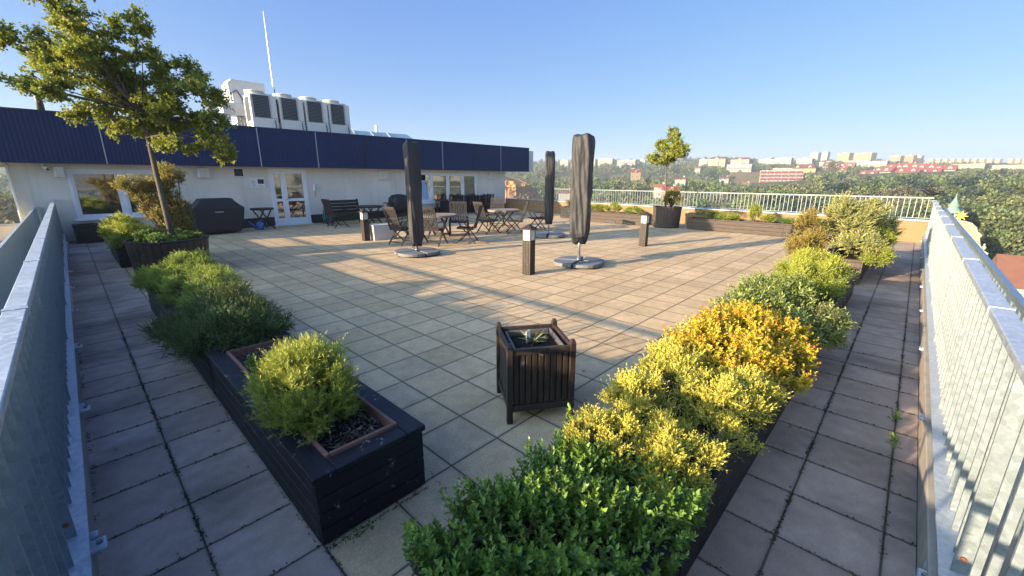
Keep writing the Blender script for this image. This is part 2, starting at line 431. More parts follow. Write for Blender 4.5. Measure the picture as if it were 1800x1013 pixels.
def shrub(name, label, cat, clumps, mat, ntw, tw, nleaf, L, W, a0=.9, a1=.35, up=.55, out=.7, jit=.35, planar=False, sub=14, subr=.38,
          base=None, group=None, two=True, tone='rand', fold=.12, curl=0., tipgain=.5, zmin=-.25, stem_r=.012):
    """clumps: (cx,cy,cz,rx,ry,rz[,share])"""
    r = thing(name, label, cat, base or (clumps[0][0], clumps[0][1], clumps[0][2] - clumps[0][5]), 0, group)
    off = np.array(r.location)
    tot = sum((c[3] * c[4] + c[3] * c[5] + c[4] * c[5]) for c in clumps)
    As, Ds, Ts, tips = [], [], [], []
    for c in clumps:
        n = int(ntw * (c[3] * c[4] + c[3] * c[5] + c[4] * c[5]) / tot)
        p, o, sc = blob_pts(c[:3], c[3:6], n, sub, subr, zmin)
        d = nrm(o * out + np.array([0, 0, up]) + jit * runit(n))
        As.append(p); Ds.append(d); tips += [tuple(s) for s in sc]
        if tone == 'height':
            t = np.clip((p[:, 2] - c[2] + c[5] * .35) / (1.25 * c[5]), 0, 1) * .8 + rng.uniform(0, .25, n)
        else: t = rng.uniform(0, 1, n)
        Ts.append(t)
    A = np.concatenate(As) - off; D = np.concatenate(Ds); T = np.concatenate(Ts)
    ln = tw * np.where(rng.random(len(A)) < .09, rng.uniform(1.3, 2.1, len(A)), rng.uniform(.55, 1.25, len(A)))
    A = A - D * (ln * .5)[:, None]
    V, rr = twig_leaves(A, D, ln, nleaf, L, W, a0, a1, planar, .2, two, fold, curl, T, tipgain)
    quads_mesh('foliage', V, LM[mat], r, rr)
    mb = MB()
    branches(mb, (0, 0, 0), [Vector(t) - Vector(off) for t in tips], stem_r)
    mb.build('stem', M['twig'], r)
    return r

# ------------------------------------------------------------------ camera, light, sky
f_px, ycv = 730.0, 192.5
pitch = math.atan(ycv / f_px); azc = R(43.6)
cam = bpy.data.cameras.new('camera'); co = bpy.data.objects.new('camera', cam); COL.objects.link(co)
co.location = (0, 0, CAM_Z); co.rotation_euler = (PI / 2 - pitch, 0, azc - PI / 2)
cam.sensor_width = 36; cam.lens = f_px / 1800 * 36; cam.clip_start = .02; cam.clip_end = 6000
S.camera = co
SUN_EL = R(13.25); sdir = Vector((-.952, .305, 0)).normalized() * math.cos(SUN_EL) + Vector((0, 0, math.sin(SUN_EL)))
sun = bpy.data.lights.new('sun', 'SUN'); so = bpy.data.objects.new('sun', sun); COL.objects.link(so)
sun.energy = 4.0; sun.angle = R(.5); sun.color = (1.0, .79, .52)
so.rotation_euler = sdir.to_track_quat('Z', 'Y').to_euler(); so.location = (-20, 8, 20)
CLOUD = (.3, .1, .4); GLOW = (10.5, 7.5, 4.6); SKYFIT = ((.365, .80), (.575, .64), (1.42, .28))
w = bpy.data.worlds.new('World'); S.world = w; w.use_nodes = True
nt = w.node_tree; nt.nodes.clear()
sky = nt.nodes.new('ShaderNodeTexSky'); sky.sky_type = 'NISHITA'; sky.sun_disc = False
sky.sun_elevation = SUN_EL; sky.sun_rotation = math.atan2(sdir.x, sdir.y); sky.altitude = 300; sky.air_density = 1.0; sky.dust_density = .25; sky.ozone_density = 2.2
bg = nt.nodes.new('ShaderNodeBackground'); bg.inputs[1].default_value = .10
wo = nt.nodes.new('ShaderNodeOutputWorld')
def wn(op, a, b=None, c=None, ty='ShaderNodeMath'):
    nd = nt.nodes.new(ty); nd.operation = op
    for k, v in enumerate((a, b, c)):
        if v is None: continue
        if isinstance(v, bpy.types.NodeSocket): nt.links.new(v, nd.inputs[k])
        else: nd.inputs[k].default_value = v
    return nd
sp = nt.nodes.new('ShaderNodeSeparateColor'); nt.links.new(sky.outputs[0], sp.inputs[0])
tc = nt.nodes.new('ShaderNodeTexCoord')
# added glow: unseen sky on the sun's side multiplied up to lift the shade
dt = wn('DOT_PRODUCT', tc.outputs['Generated'], tuple(sdir), ty='ShaderNodeVectorMath').outputs['Value']
mr = nt.nodes.new('ShaderNodeMapRange'); mr.interpolation_type = 'SMOOTHSTEP'; nt.links.new(dt, mr.inputs[0])
mr.inputs[1].default_value = .42; mr.inputs[2].default_value = .97; mr.inputs[3].default_value = 0.0; mr.inputs[4].default_value = 1.0
mpc = nt.nodes.new('ShaderNodeMapping'); nt.links.new(tc.outputs['Generated'], mpc.inputs[0]); mpc.inputs['Scale'].default_value = (2.2, 2.2, 17); mpc.inputs['Rotation'].default_value = (.06, -.05, 0); mpc.inputs['Location'].default_value = CLOUD
cn = nt.nodes.new('ShaderNodeTexNoise'); cn.inputs['Scale'].default_value = 1.0; cn.inputs['Detail'].default_value = 7; cn.inputs['Roughness'].default_value = .62; nt.links.new(mpc.outputs[0], cn.inputs['Vector'])
cr = nt.nodes.new('ShaderNodeMapRange'); cr.interpolation_type = 'SMOOTHSTEP'; nt.links.new(cn.outputs[0], cr.inputs[0]); cr.inputs[1].default_value = .63; cr.inputs[2].default_value = .86; cr.inputs[3].default_value = 0; cr.inputs[4].default_value = .45
cb = nt.nodes.new('ShaderNodeCombineColor')
for k, (s_, p_) in enumerate(SKYFIT):
    v = wn('MULTIPLY', wn('POWER', sp.outputs[k], p_).outputs[0], s_).outputs[0]
    v = wn('ADD', v, cr.outputs[0]).outputs[0]
    nt.links.new(wn('MULTIPLY', v, wn('MULTIPLY_ADD', mr.outputs[0], GLOW[k] - 1, 1.0).outputs[0]).outputs[0], cb.inputs[k])
nt.links.new(cb.outputs[0], bg.inputs[0]); nt.links.new(bg.outputs[0], wo.inputs[0])
S.view_settings.view_transform = 'Standard'; S.view_settings.look = 'None'; S.view_settings.gamma = 1; S.view_settings.use_curve_mapping = False
S.view_settings.exposure = 2.12
S.cycles.max_bounces = 6; S.cycles.transparent_max_bounces = 4
#@@SETTING
# ================================================================== THE ROOF TERRACE
FA = Vector((16.3, -.36, 0)); FB = Vector((17.74, 17.44, 0)); FD = (FB - FA).normalized(); FN = Vector((FD.y, -FD.x, 0))   # far fence line
def far(y, off=0, z=0):
    k = (y - FA.y) / FD.y
    p = FA + FD * k + FN * off
    return Vector((p.x, p.y, z))
WY = 17.44                                                    # facade plane
o = MB().prism([(-.30, -.30), (16.3, -.30), (17.9, 17.6), (-.30, 17.6)], -.3, 0).build('terrace_floor', M['paver']); tag(o, kind='structure')
# body of the building under the terrace
o = MB().box(-.62, 17.0, -.62, -.31, -20, -.31).box(-.62, -.31, -.30, 17.4, -20, -.31).box(-.3, 16.9, -.3, 17.4, -20, -.31).build('lower_building', M['plaster'])
tag(o, 'plastered lower storeys of the block that carry the roof terrace', 'building')

def upstand(name, label, boxes):
    t = thing(name, label, 'parapet')
    mb = MB()
    for b in boxes: mb.box(*b)
    mb.build('wall', M['kerb'], t, .006)
    return t
upstand('parapet', 'low sandy concrete upstand below the brightly sunlit railing', [(-.30, 16.28, -.62, -.304, -.3, .19)])
upstand('parapet', 'low grey concrete upstand below the shaded railing beside the pipe corner', [(-.62, -.212, -.304, 17.43, -.3, .19)])

def railing(name, label, frame, length, posts, first, top, bot, pitch, depth, capw, limit=100, screened=True, mat='galv', skip=None):
    """frame(t, s, z): t along, s outward"""
    r = thing(name, label, 'railing')
    def bx(mb, t0, t1, s0, s1, z0, z1):
        P = [frame(t, s, z) for z in (z0, z1) for t, s in ((t0, s0), (t1, s0), (t1, s1), (t0, s1))]
        mb.add(P, [(0, 3, 2, 1), (4, 5, 6, 7), (0, 1, 5, 4), (1, 2, 6, 5), (2, 3, 7, 6), (3, 0, 4, 7)])
    # cap rail in lengths with a visible overlap joint
    seg = 1.66; t = 0.0
    while t < length - .01:
        e = min(t + seg, length)
        mb = MB(); bx(mb, t + .002, e - .002, 0, capw, top - .035, top)
        mb.build('cap_rail', M['cap'] if screened else M[mat], r, .004)
        if screened and e < length - .1:
            mb = MB(); bx(mb, e - .03, e + .012, -.003, capw + .003, top - .037, top + .003); mb.build('cap_joint', M['cap'], r)
        t = e
    mb = MB(); bx(mb, 0, length, -.016 if screened else .012, capw + .02, bot - .012, bot); mb.build('bottom_rail', M['cap'] if screened else M[mat], r)
    npost = [first + k * posts for k in range(-1, 40) if 0 < first + k * posts < length]
    zb = .02 if screened else bot - .35
    for t in npost:
        mb = MB(); bx(mb, t - .006, t + .006, .018, .018 + (.06 if screened else .04), zb, top - .036)
        p = mb.build('post', M[mat], r)
        if screened:
            mb = MB(); c = frame(t - .007, .036, bot + .09); mb.tube([frame(t - .014, .040, bot + .07), frame(t - .006, .040, bot + .07)], .009, 8)
            mb.build('bolt', M['rust'], p)
            mb = MB(); bx(mb, t - .045, t + .045, -.062, .02, .150, .172)
            lug = mb.build('bracket', M['cap'], r, .01, seg=3)
            mb = MB(); mb.tube([frame(t, -.038, .171), frame(t, -.038, .183)], .012, 6); mb.build('bolt', M['steel'], lug)
            mb = MB(); bx(mb, t + .075, t + .125, -.035, .02, .12, .166)
            mb.build('bracket', M['cap'], r, .008)
        else:
            mb = MB(); bx(mb, t - .03, t + .03, -.028, .016, bot - .33, bot - .2); mb.build('bracket', M[mat], p)
    n = int(length / pitch); bars = []
    for k in range(n + 1):
        t = (first % pitch) + k * pitch
        if t > length or min(abs(t - q) for q in npost) < pitch * .4: continue
        bars.append(t)
    proto = None; extra = MB()
    for k, t in enumerate(bars):
        if k >= limit:
            bx(extra, t - .007, t + .007, .03, .03 + depth, bot, top - .036); continue
        if proto is None:
            proto = MB(); bx(proto, t - .007, t + .007, .03, .03 + depth, bot, top - .036); proto = proto.build('baluster', M[mat], r); t_0 = t
        else:
            b = proto.copy(); COL.objects.link(b); b.location = Vector(frame(t, 0, 0)) - Vector(frame(t_0, 0, 0)); ALLKIDS[r.name].append(b)
    if extra.v:
        e = extra.build('baluster', M[mat], r); e['kind'] = 'stuff'
    return r
railing('railing', 'galvanised railing with sunlit bars beside the right walkway', lambda t, s, z: (t - .42, -.336 - s, z), 16.72, 1.64, .42 + .495, 1.168, .256, .16, .022, .075)
railing('railing', 'galvanised railing in bluish shade beside the left walkway', lambda t, s, z: (-.218 - s, t - .42, z), 17.84, 1.64, .42 + .73, 1.168, .256, .16, .022, .075)
L_far = (FB - FA).length
railing('railing', 'light grey bar fence along the far edge above the valley', lambda t, s, z: tuple(FA + FD * t + FN * (s + .02) + Vector((0, 0, z))), L_far - .02, 1.22, .72, 1.245, .68, .124, .02, .03, screened=False)
# solid sheet screens outside the two near railings
def screen(label, frame, length):
    r = thing('metal_screen', label, 'screen')
    def bx(mb, t0, t1, s0, s1, z0, z1):
        P = [frame(t, s, z) for z in (z0, z1) for t, s in ((t0, s0), (t1, s0), (t1, s1), (t0, s1))]
        mb.add(P, [(0, 3, 2, 1), (4, 5, 6, 7), (0, 1, 5, 4), (1, 2, 6, 5), (2, 3, 7, 6), (3, 0, 4, 7)])
    t = 0
    while t < length:
        e = min(t + 2.05, length)
        mb = MB(); bx(mb, t + .003, e - .003, 0, .012, -.25, .98); mb.build('panel', M['screen'], r)
        t = e
    mb = MB(); bx(mb, 0, length, -.010, .022, .982, 1.0); mb.build('cap', M['cap'], r)
screen('pale sheet metal screen with bar shadows outside the sunlit railing', lambda t, s, z: (t - .60, -.595 - s, z), 16.9)
screen('greenish sheet metal screen standing outside the shaded railing', lambda t, s, z: (-.615 - s, t - .60, z), 18.02)

# far parapet wall
r = thing('parapet', 'sandy plastered parapet wall under the far bar fence', 'parapet', (0, 0, 0))
mb = MB(); a = far(-.60, 0); b = far(17.43, 0)
mb.prism([(far(-.60, -.0).x, -.60), (far(-.60, .3).x + .05, -.60), (far(17.43, .3).x + .05, 17.43), (far(17.43).x, 17.43)], -.3, .60); mb.build('wall', M['plaster'], r)
mb = MB(); mb.prism([(far(-.60, -.03).x, -.61), (far(-.60, .34).x + .05, -.61), (far(17.43, .34).x + .05, 17.425), (far(17.43, -.03).x, 17.425)], .602, .625); mb.build('coping', M['flash'], r)

# ------------------------------------------------------------------ penthouse facade
pb = thing('penthouse', 'flat roofed white rendered penthouse with navy ribbed cladding band', 'building', (0, WY, 0))
def P(mb, name, mat, parent=None, **k):
    """built in world coordinates, stored relative to the penthouse"""
    mb.v = [(x, y - WY, z) for x, y, z in mb.v]
    return mb.build(name, mat, parent or pb, **k)
# wall with openings
ops = [(.12, 2.46, .60, 2.0), (5.30, 6.62, .0, 2.10), (11.60, 15.53, .58, 1.99)]
mb = MB(); x = -.92
for x0, x1, z0, z1 in ops:
    mb.box(x, x0, WY, WY + .25, 0, 2.16)
    if z0 > 0: mb.box(x0, x1, WY, WY + .25, 0, z0)
    mb.box(x0, x1, WY, WY + .25, z1, 2.16)
    x = x1
mb.box(x, 17.73, WY, WY + .25, 0, 2.16)
mb.box(17.48, 17.73, WY + .25, 24, 0, 2.16); mb.box(-.92, -.67, WY + .25, 19.4, 0, 2.16)
P(mb, 'wall', M['stucco'])
mb = MB()
for a, b in ((2.6, 5.29), (6.63, 17.735)): mb.box(a, b, WY - .018, WY + .02, 0, .34)
P(mb, 'plinth', M['dark'])
mb = MB().box(-6, 19.37, 17.10, 26, 2.165, 2.30); P(mb, 'soffit', M['white_metal'])
mb = MB().box(-6, 19.36, 17.12, 26, 2.305, 3.42); P(mb, 'roof', M['roofing'])
seams = [-6] + [-3.0 + 2.0 * k for k in range(11)] + [19.37]
for a, b in zip(seams[:-1], seams[1:]):
    mb = MB().box(a + .006, b - .006, 17.04, 17.098, 2.14, 3.46); P(mb, 'cladding_panel', M['fascia'])
for a in seams[1:-1]:
    mb = MB().box(a - .012, a + .012, 17.030, 17.06, 2.145, 3.455); P(mb, 'cover_strip', M['flash'] if int(a * 10) % 3 else M['dark'])
mb = MB().box(-6, 19.38, 17.03, 17.16, 3.462, 3.485); P(mb, 'roof_edge', M['dark'])
mb = MB().box(19.372, 19.42, 17.3, 25, 2.2, 3.45); P(mb, 'end_panel', M['hg'])
mb = MB().box(19.5, 22.0, 19.0, 25, 2.19, 3.50); P(mb, 'rear_wing', M['white_metal'])
# windows: frame > sill, pane
def window(x0, x1, z0, z1, mull, name='window', fw=.07, y=WY - .012):
    f = MB().box(x0, x1, y, y + .09, z0, z0 + fw).box(x0, x1, y, y + .09, z1 - fw, z1)
    xs = [x0] + mull + [x1]
    f.box(x0, x0 + fw, y, y + .09, z0 + fw, z1 - fw).box(x1 - fw, x1, y, y + .09, z0 + fw, z1 - fw)
    for m in mull: f.box(m - fw * .75, m + fw * .75, y, y + .09, z0 + fw, z1 - fw)
    w_ = P(f, name, M['white'], None)
    for k in range(len(xs) - 1):
        a = xs[k] + (fw if k == 0 else fw * .75) + .002; b = xs[k + 1] - (fw if k == len(xs) - 2 else fw * .75) - .002
        yield w_, a, b, z0 + fw + .002, z1 - fw - .002
def pane(w_, a, b, z0, z1, sash=.055, y=WY + .012, sm=True):
    if sm:
        s = MB().box(a, b, y, y + .05, z0, z0 + sash).box(a, b, y, y + .05, z1 - sash, z1).box(a, a + sash, y, y + .05, z0 + sash, z1 - sash).box(b - sash, b, y, y + .05, z0 + sash, z1 - sash)
        P(s, 'sash', M['white'], w_)
        a += sash; b -= sash; z0 += sash; z1 -= sash
    P(MB().box(a, b, y + .02, y + .035, z0, z1), 'pane', M['glass'], w_)
for q in window(.12, 2.46, .60, 2.0, [1.22]): pane(*q)
w_ = q[0]
P(MB().box(.06, 2.52, WY - .10, WY + .0, .555, .60), 'sill', M['white'], w_)
k = 0
for q in window(11.60, 15.53, .58, 1.99, [12.55, 13.58, 14.55]):
    if k > 0: pane(*q)
    else:
        w_, a, b, z0, z1 = q
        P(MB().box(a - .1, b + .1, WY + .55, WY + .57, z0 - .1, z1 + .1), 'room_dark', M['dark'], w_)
        # open sash tilted inwards at the top
        s = MB(); t_ = R(-14); hh = z1 - z0 - .02
        s.M = Matrix.Translation((0, WY - .03, z0 + .01)) @ Matrix.Rotation(t_, 4, 'X')
        s.box(a + .02, a + .09, 0, .05, 0, hh * .82).box(b - .09, b - .02, 0, .05, 0, hh * .82).box(a + .09, b - .09, 0, .05, 0, .07).box(a + .09, b - .09, 0, .05, hh * .82 - .07, hh * .82)
        P(s, 'sash', M['white'], w_)
        s = MB(); s.M = Matrix.Translation((0, WY - .03, z0 + .01)) @ Matrix.Rotation(t_, 4, 'X'); s.box(a + .09, b - .09, .018, .03, .07, hh * .82 - .07)
        P(s, 'pane', M['glass'], w_)
    k += 1
P(MB().box(11.55, 15.58, WY - .10, WY, .535, .58), 'sill', M['white'], w_)
# double door
d = P(MB().box(5.30, 5.36, WY - .02, WY + .1, 0.02, 2.10).box(6.56, 6.62, WY - .02, WY + .1, .02, 2.10).box(5.36, 6.56, WY - .02, WY + .1, 2.03, 2.10), 'door', M['white'])
for a, b in ((5.365, 5.765), (5.77, 6.555)):
    l = MB().box(a, a + .09, WY, WY + .06, .03, 2.025).box(b - .09, b, WY, WY + .06, .03, 2.025)
    for z0, z1 in ((.03, .27), (.90, 1.0), (1.93, 2.025)): l.box(a + .09, b - .09, WY, WY + .06, z0, z1)
    P(l, 'door_leaf', M['white'], d)
    for z0, z1 in ((.27, .90), (1.0, 1.93)): P(MB().box(a + .09, b - .09, WY + .025, WY + .04, z0, z1), 'pane', M['glass'], d)
P(MB().bar((5.80, WY - .045, .98), (5.93, WY - .045, .98), .02, .02).bar((5.81, WY - .05, .98), (5.81, WY + .0, .98), .02, .02), 'handle', M['steel'], d)
P(MB().box(5.25, 6.67, WY - .06, WY + .0, 0, .025), 'threshold', M['white'], d)
P(MB().tube([(-.93, WY - .06, 0), (-.93, WY - .06, 2.16)], .035, 10), 'downpipe', M['white_metal'], None, smooth=True)

# fixtures on the wall
def wallbox(name, label, cat, x0, x1, z0, z1, d=.14, mat='white_metal', extra=None):
    r = thing(name, label, cat, ((x0 + x1) / 2, WY - .001, z0))
    hw = (x1 - x0) / 2; h = z1 - z0
    MB().box(-hw, hw, -d, 0, 0, h).build('housing', M[mat], r, .012)
    if extra: extra(r, hw, h, d)
    return r
def lens(r, hw, h, d):
    MB().box(-hw * .72, hw * .72, -d - .012, -d - .001, h * .14, h * .86).build('diffuser', M['frost'], r, .01)
wallbox('wall_light', 'white square wall box between the leaning tree and the dark vent', 'wall light', 3.14, 3.46, 1.77, 2.08, extra=lens)
wallbox('wall_light', 'white square wall box above the table beside the middle parasol', 'wall light', 9.74, 10.06, 1.72, 2.06, extra=lens)
wallbox('wall_light', 'white wall box at the right end of the facade near the corner', 'wall light', 16.40, 16.78, 1.72, 2.06, extra=lens)
wallbox('wall_light', 'pale wall box beside the security camera left of the large window', 'wall light', -.10, .10, 1.78, 2.06, .2, extra=lens)
def vent(r, hw, h, d):
    g = MB()
    for k in range(7): g.bar((-hw * .82, -d - .006, h * (.16 + .113 * k)), (hw * .82, -d - .006, h * (.16 + .113 * k)), .02, .012)
    MB().box(-hw * .84, hw * .84, -d - .004, -d - .001, h * .1, h * .9).build('opening', M['dark'], r); g.build('louvre', M['grille'], r)
wallbox('wall_vent', 'dark louvred vent in a white frame near the door top', 'vent', 4.18, 4.50, 1.79, 2.10, .04, 'white', vent)
def notice(r, hw, h, d):
    MB().box(.01, hw * .88, -d - .005, -d - .001, h * .42, h * .88).build('photo_panel', M['pipe'], r)
    for k in range(6): MB().box(-hw * .85, -.03 - .03 * (k % 3), -d - .004, -d - .001, h * (.16 + .12 * k), h * (.16 + .12 * k) + .012).build('text_line', M['steel'], r)
    for k in range(2): MB().box(.01, hw * (.8 - .2 * k), -d - .004, -d - .001, h * (.14 + .12 * k), h * (.14 + .12 * k) + .012).build('text_line', M['steel'], r)
wallbox('notice_board', 'white notice board with a grey picture beside the double door', 'sign', 4.66, 5.13, 1.41, 1.76, .02, 'white', notice)
def phone(r, hw, h, d):
    MB().tube([(0, -d - .02, .02), (0, -d - .045, h * .5), (0, -d - .02, h - .02)], .02, 8).build('handset', M['white'], r, smooth=True)
    MB().tube([(0, -d, .0), (.01, -d, -.12), (-.01, -d + .01, -.2)], .008, 6).build('cord', M['pipe'], r)
wallbox('intercom', 'white intercom handset on the wall beside the door', 'intercom', 6.84, 6.92, 1.25, 1.54, .04, 'white', phone)
wallbox('wall_switch', 'small white switch plate on the wall right of the intercom', 'switch', 7.02, 7.13, 1.40, 1.50, .03, 'white', lambda r, hw, h, d: MB().box(-hw * .6, hw * .6, -d - .01, -d - .001, h * .2, h * .8).build('rocker', M['white_metal'], r))
r = thing('security_camera', 'small white dome camera under the soffit left of the large window', 'camera', (-.28, WY - .08, 2.05))
MB().box(-.03, .03, -.03, .08, .03, .09).build('mount', M['white'], r, .008)
MB().tube([(.0, .0, .0), (.07, -.16, -.06)], [.045, .04], 12).build('housing', M['white'], r, smooth=True)
MB().tube([(.071, -.163, -.061), (.078, -.18, -.067)], .03, 12).build('lens', M['dark'], r)

# ------------------------------------------------------------------ things on the penthouse roof
RZ = 3.425
def condenser(label, x, w_=.88):
    r = thing('condenser_unit', label, 'air conditioner', (x, 18.2, RZ), 0, 'rooftop condenser units in a row')
    H = 4.74 - RZ; W = w_
    MB().box(0, W, 0, .75, 0, .52).build('base_panel', M['white_metal'], r, .01)
    MB().box(0, W, .004, .746, .524, H).build('casing', M['white_metal'], r, .01)
    MB().box(W - .215, W - .209, -.003, 0, .54, H - .01).box(.06, .066, -.003, 0, .54, H - .01).box(.02, W - .02, -.003, 0, .515, .521).build('panel_seam', M['pipe'], r)
    g = MB().box(.09, W - .25, -.012, .0, .535, H - .02)
    g.build('grille', M['grille'], r)
    lv = MB()
    for k in range(14): lv.bar((.10, -.016, .57 + .052 * k), (W - .26, -.016, .57 + .052 * k), .006, .010)
    lv.build('grille_bars', M['steel'], r)
    MB().lathe([(.0, .06), (.08, .06), (.08, .10), (.0, .11)], (W * .32, .37, H), 14).build('fan_hub', M['pipe'], r)
    MB().tube([(W - .12, -.03, .46), (W - .12, -.06, .25), (W - .14, -.06, .0)], .018, 8).build('refrigerant_pipe', M['dark'], r)
    MB().box(-.012, -.001, .15, .62, .40, H - .08).build('side_grille', M['grille'], r)
    MB().lathe([(.30, 0), (.32, .02), (.30, .12), (.33, .125), (.33, .15), (.29, .15), (.28, .05)], (W * .32, .37, H), 24, False).build('fan_cowl', M['white_metal'], r, smooth=True)
    MB().lathe([(.27, .0), (.27, .05), (.30, .07), (.0, .08)], (W * .72, .45, H), 20, False).build('fan_cowl', M['white_metal'], r, smooth=True)
    return r
condenser('white rooftop condenser unit with sunlit side, nearest the grey box', 5.27)
condenser('white rooftop condenser unit, second in the row below the tall antenna', 6.25)
condenser('white rooftop condenser unit, third in the row from the antenna', 7.21)
condenser('white rooftop condenser unit at the row end beside the skylight', 8.15)
r = thing('air_handler', 'tall cream ventilation hood standing behind the condenser row', 'air handler', (5.2, 20.0, RZ))
MB().box(.0, 1.2, 0, .9, .9, 2.05).build('casing', M['white_metal'], r, .02)
MB().loft([[(-.06, .05, 1.35), (.3, .05, 1.25), (.3, .85, 1.25), (-.06, .85, 1.35)], [(-.1, .0, 1.9), (-.001, .0, 2.0), (-.001, .9, 2.0), (-.1, .9, 1.9)]]).build('hood', M['white_metal'], r)
MB().box(.05, .42, .1, .8, 0, .9).build('duct', M['flash'], r, .02)
MB().tube([(.02, -.03, 1.55), (.16, -.04, 1.66), (.30, -.04, 1.4), (.42, -.04, .9)], .02, 8).build('hose', M['dark'], r)
r = thing('duct_box', 'blue grey metal box on a steel frame left of the condensers', 'air handler', (4.66, 19.4, RZ))
MB().box(0, .75, 0, .6, .66, 1.1).build('casing', M['flash'], r, .015)
for x_ in (.05, .7): MB().bar((x_, .1, 0), (x_, .1, .66), .05, .05).bar((x_, .5, 0), (x_, .5, .66), .05, .05).build('leg', M['steel'], r)
MB().bar((.05, .1, .05), (.7, .1, .6), .04, .04).build('brace', M['steel'], r)
r = thing('pipe_rack', 'grey pipe tray on trestle legs running behind the maple crown', 'pipe rack', (2.4, 18.9, RZ))
MB().box(0, 2.3, -.07, .07, .42, .5).build('tray', M['flash'], r)
for x_ in (.2, 1.3, 2.1): MB().bar((x_ - .18, 0, 0), (x_, 0, .42), .04, .04).bar((x_ + .18, 0, 0), (x_, 0, .42), .04, .04).build('trestle', M['steel'], r)
r = thing('antenna_mast', 'thin white antenna mast rising behind the condensers', 'antenna', (6.76, 20, RZ))
MB().tube([(0, 0, 0), (0, 0, 1.9)], .022, 8).build('pole', M['steel'], r)
MB().tube([(0, 0, 1.9), (-.03, 0, 2.0), (-.02, 0, 3.9)], .03, 8).build('whip', M['white'], r)
MB().tube([(-.02, 0, 3.9), (-.03, 0, 4.72)], [.02, .008], 8).build('tip', M['white'], r)
MB().box(-.18, .18, -.18, .18, 0, .04).build('foot', M['concrete'], r)
r = thing('skylight', 'long milky ridge skylight on the roof right of the condensers', 'skylight', (9.2, 19.2, RZ))
MB().loft([[(0, 0, 0), (0, 1.6, 0), (0, .8, .53)], [(3.75, 0, 0), (3.75, 1.6, 0), (3.75, .8, .56)], [(4.2, 0, 0), (4.2, 1.6, 0), (4.2, .8, .3)]]).build('glazing', M['poly'], r)
for x_ in (.8, 1.7, 2.6): MB().bar((x_, -.02, .02), (x_, .78, .55), .04, .03).build('rib', M['flash'], r)
r = thing('roof_vent', 'slim white vent pipe with cowl behind the skylight', 'vent pipe', (11.75, 20.9, RZ))
MB().lathe([(.07, 0), (.07, .78)], n=14).build('pipe', M['white'], r, smooth=True)
MB().lathe([(.075, .79), (.085, .82), (.08, .95), (.03, 1.0)], n=14).build('cowl', M['white'], r, smooth=True)
r = thing('chimney_flue', 'dark steel chimney flue with conical cap behind the maple', 'chimney', (-.03, 19.2, RZ))
MB().lathe([(.085, 0), (.085, 1.05)], n=16).build('flue', M['pipe'], r, smooth=True)
MB().lathe([(.16, 1.08), (.19, 1.11), (.05, 1.22), (.05, 1.30), (.0, 1.31)], n=16).build('cap', M['pipe'], r, smooth=True)
MB().lathe([(.10, 1.0), (.10, 1.12)], n=16).build('collar', M['pipe'], r, smooth=True)
from mathutils import noise as mnoise
# ================================================================== PLANTERS
def planter_box(label, x0, x1, y0, y1, h=.40, mat='black_wood', group=None, capw=.10, planks=4, soil=True, liner=None, cat='planter', loc_rz=None):
    r = thing('planter_box', label, cat, ((x0 + x1) / 2, (y0 + y1) / 2, 0), 0, group)
    hx, hy = (x1 - x0) / 2, (y1 - y0) / 2
    for nm, (a, b, c, d_) in {'front': (-hx, hx, -hy, -hy + .025), 'back': (-hx, hx, hy - .025, hy), 'left': (-hx, -hx + .025, -hy + .026, hy - .026), 'right': (hx - .025, hx, -hy + .026, hy - .026)}.items():
        mb = MB(); ph = (h - .05) / planks
        for k in range(planks): mb.box(a, b, c, d_, .015 + k * ph, .015 + (k + 1) * ph - .006)
        mb.build('side_boards', M[mat], r, .004)
    e = .014; z0, z1 = h - .034, h
    for nm, q in enumerate(((-hx - e, -hx + capw, -hy - e, hy + e), (hx - capw, hx + e, -hy - e, hy + e), (-hx + capw + .002, hx - capw - .002, -hy - e + .004, -hy + capw), (-hx + capw + .002, hx - capw - .002, hy - capw, hy + e - .004))):
        MB().box(*q, z0, z1 - (.004 if nm > 1 else 0)).build('cap_board', M[mat if nm < 2 or mat != 'black_wood' else 'black_wood_x'], r, .006)
    if liner:
        a, b, c, d_ = liner; cx, cy = (x0 + x1) / 2, (y0 + y1) / 2; a -= cx; b -= cx; c -= cy; d_ -= cy
        t = .022
        mb = MB().box(a, a + t, c, d_, .02, h + .018).box(b - t, b, c, d_, .02, h + .018).box(a + t, b - t, c, c + t, .02, h + .018).box(a + t, b - t, d_ - t, d_, .02, h + .018)
        mb.build('liner', M['terra'], r, .008)
        MB().box(a + t, b - t, c + t, d_ - t, .1, h - .045).build('soil', M['soil'], r)
    else:
        MB().box(-hx + .03, hx - .03, -hy + .03, hy - .03, .1, h - .05).build('soil', M['soil'], r)
    return r
GL = 'black planter boxes along the left walkway'
planter_box('long black wooden planter with a terracotta liner and bark chips', .55, 1.145, 1.79, 3.88, .405, group=GL, liner=(.648, 1.048, 1.885, 3.745))
planter_box('black wooden planter under the dark spreading juniper', .55, 1.145, 3.90, 5.35, .40, group=GL)
planter_box('black wooden planter of the lime tipped shrubs before the round tub', .52, 1.12, 5.37, 7.3, .40, group=GL)
planter_box('dark planter of the golden green bush behind the round tub', .50, 1.10, 11.3, 13.6, .40, group=GL)
planter_box('black box planter standing under the large window by the wall', -.02, .52, 16.45, 17.2, .50)
GR = 'dark planter boxes along the right walkway'
planter_box('black wooden planter full of dark green leafy privet', .62, 1.50, .45, 1.06, .42, 'black_wood_x', GR)
planter_box('black wooden planter under the golden clumped junipers', 1.52, 2.92, .45, 1.06, .42, 'black_wood_x', GR)
planter_box('black wooden planter of the orange shrub and grey green leafy bush', 2.94, 5.30, .45, 1.06, .42, 'black_wood_x', GR)
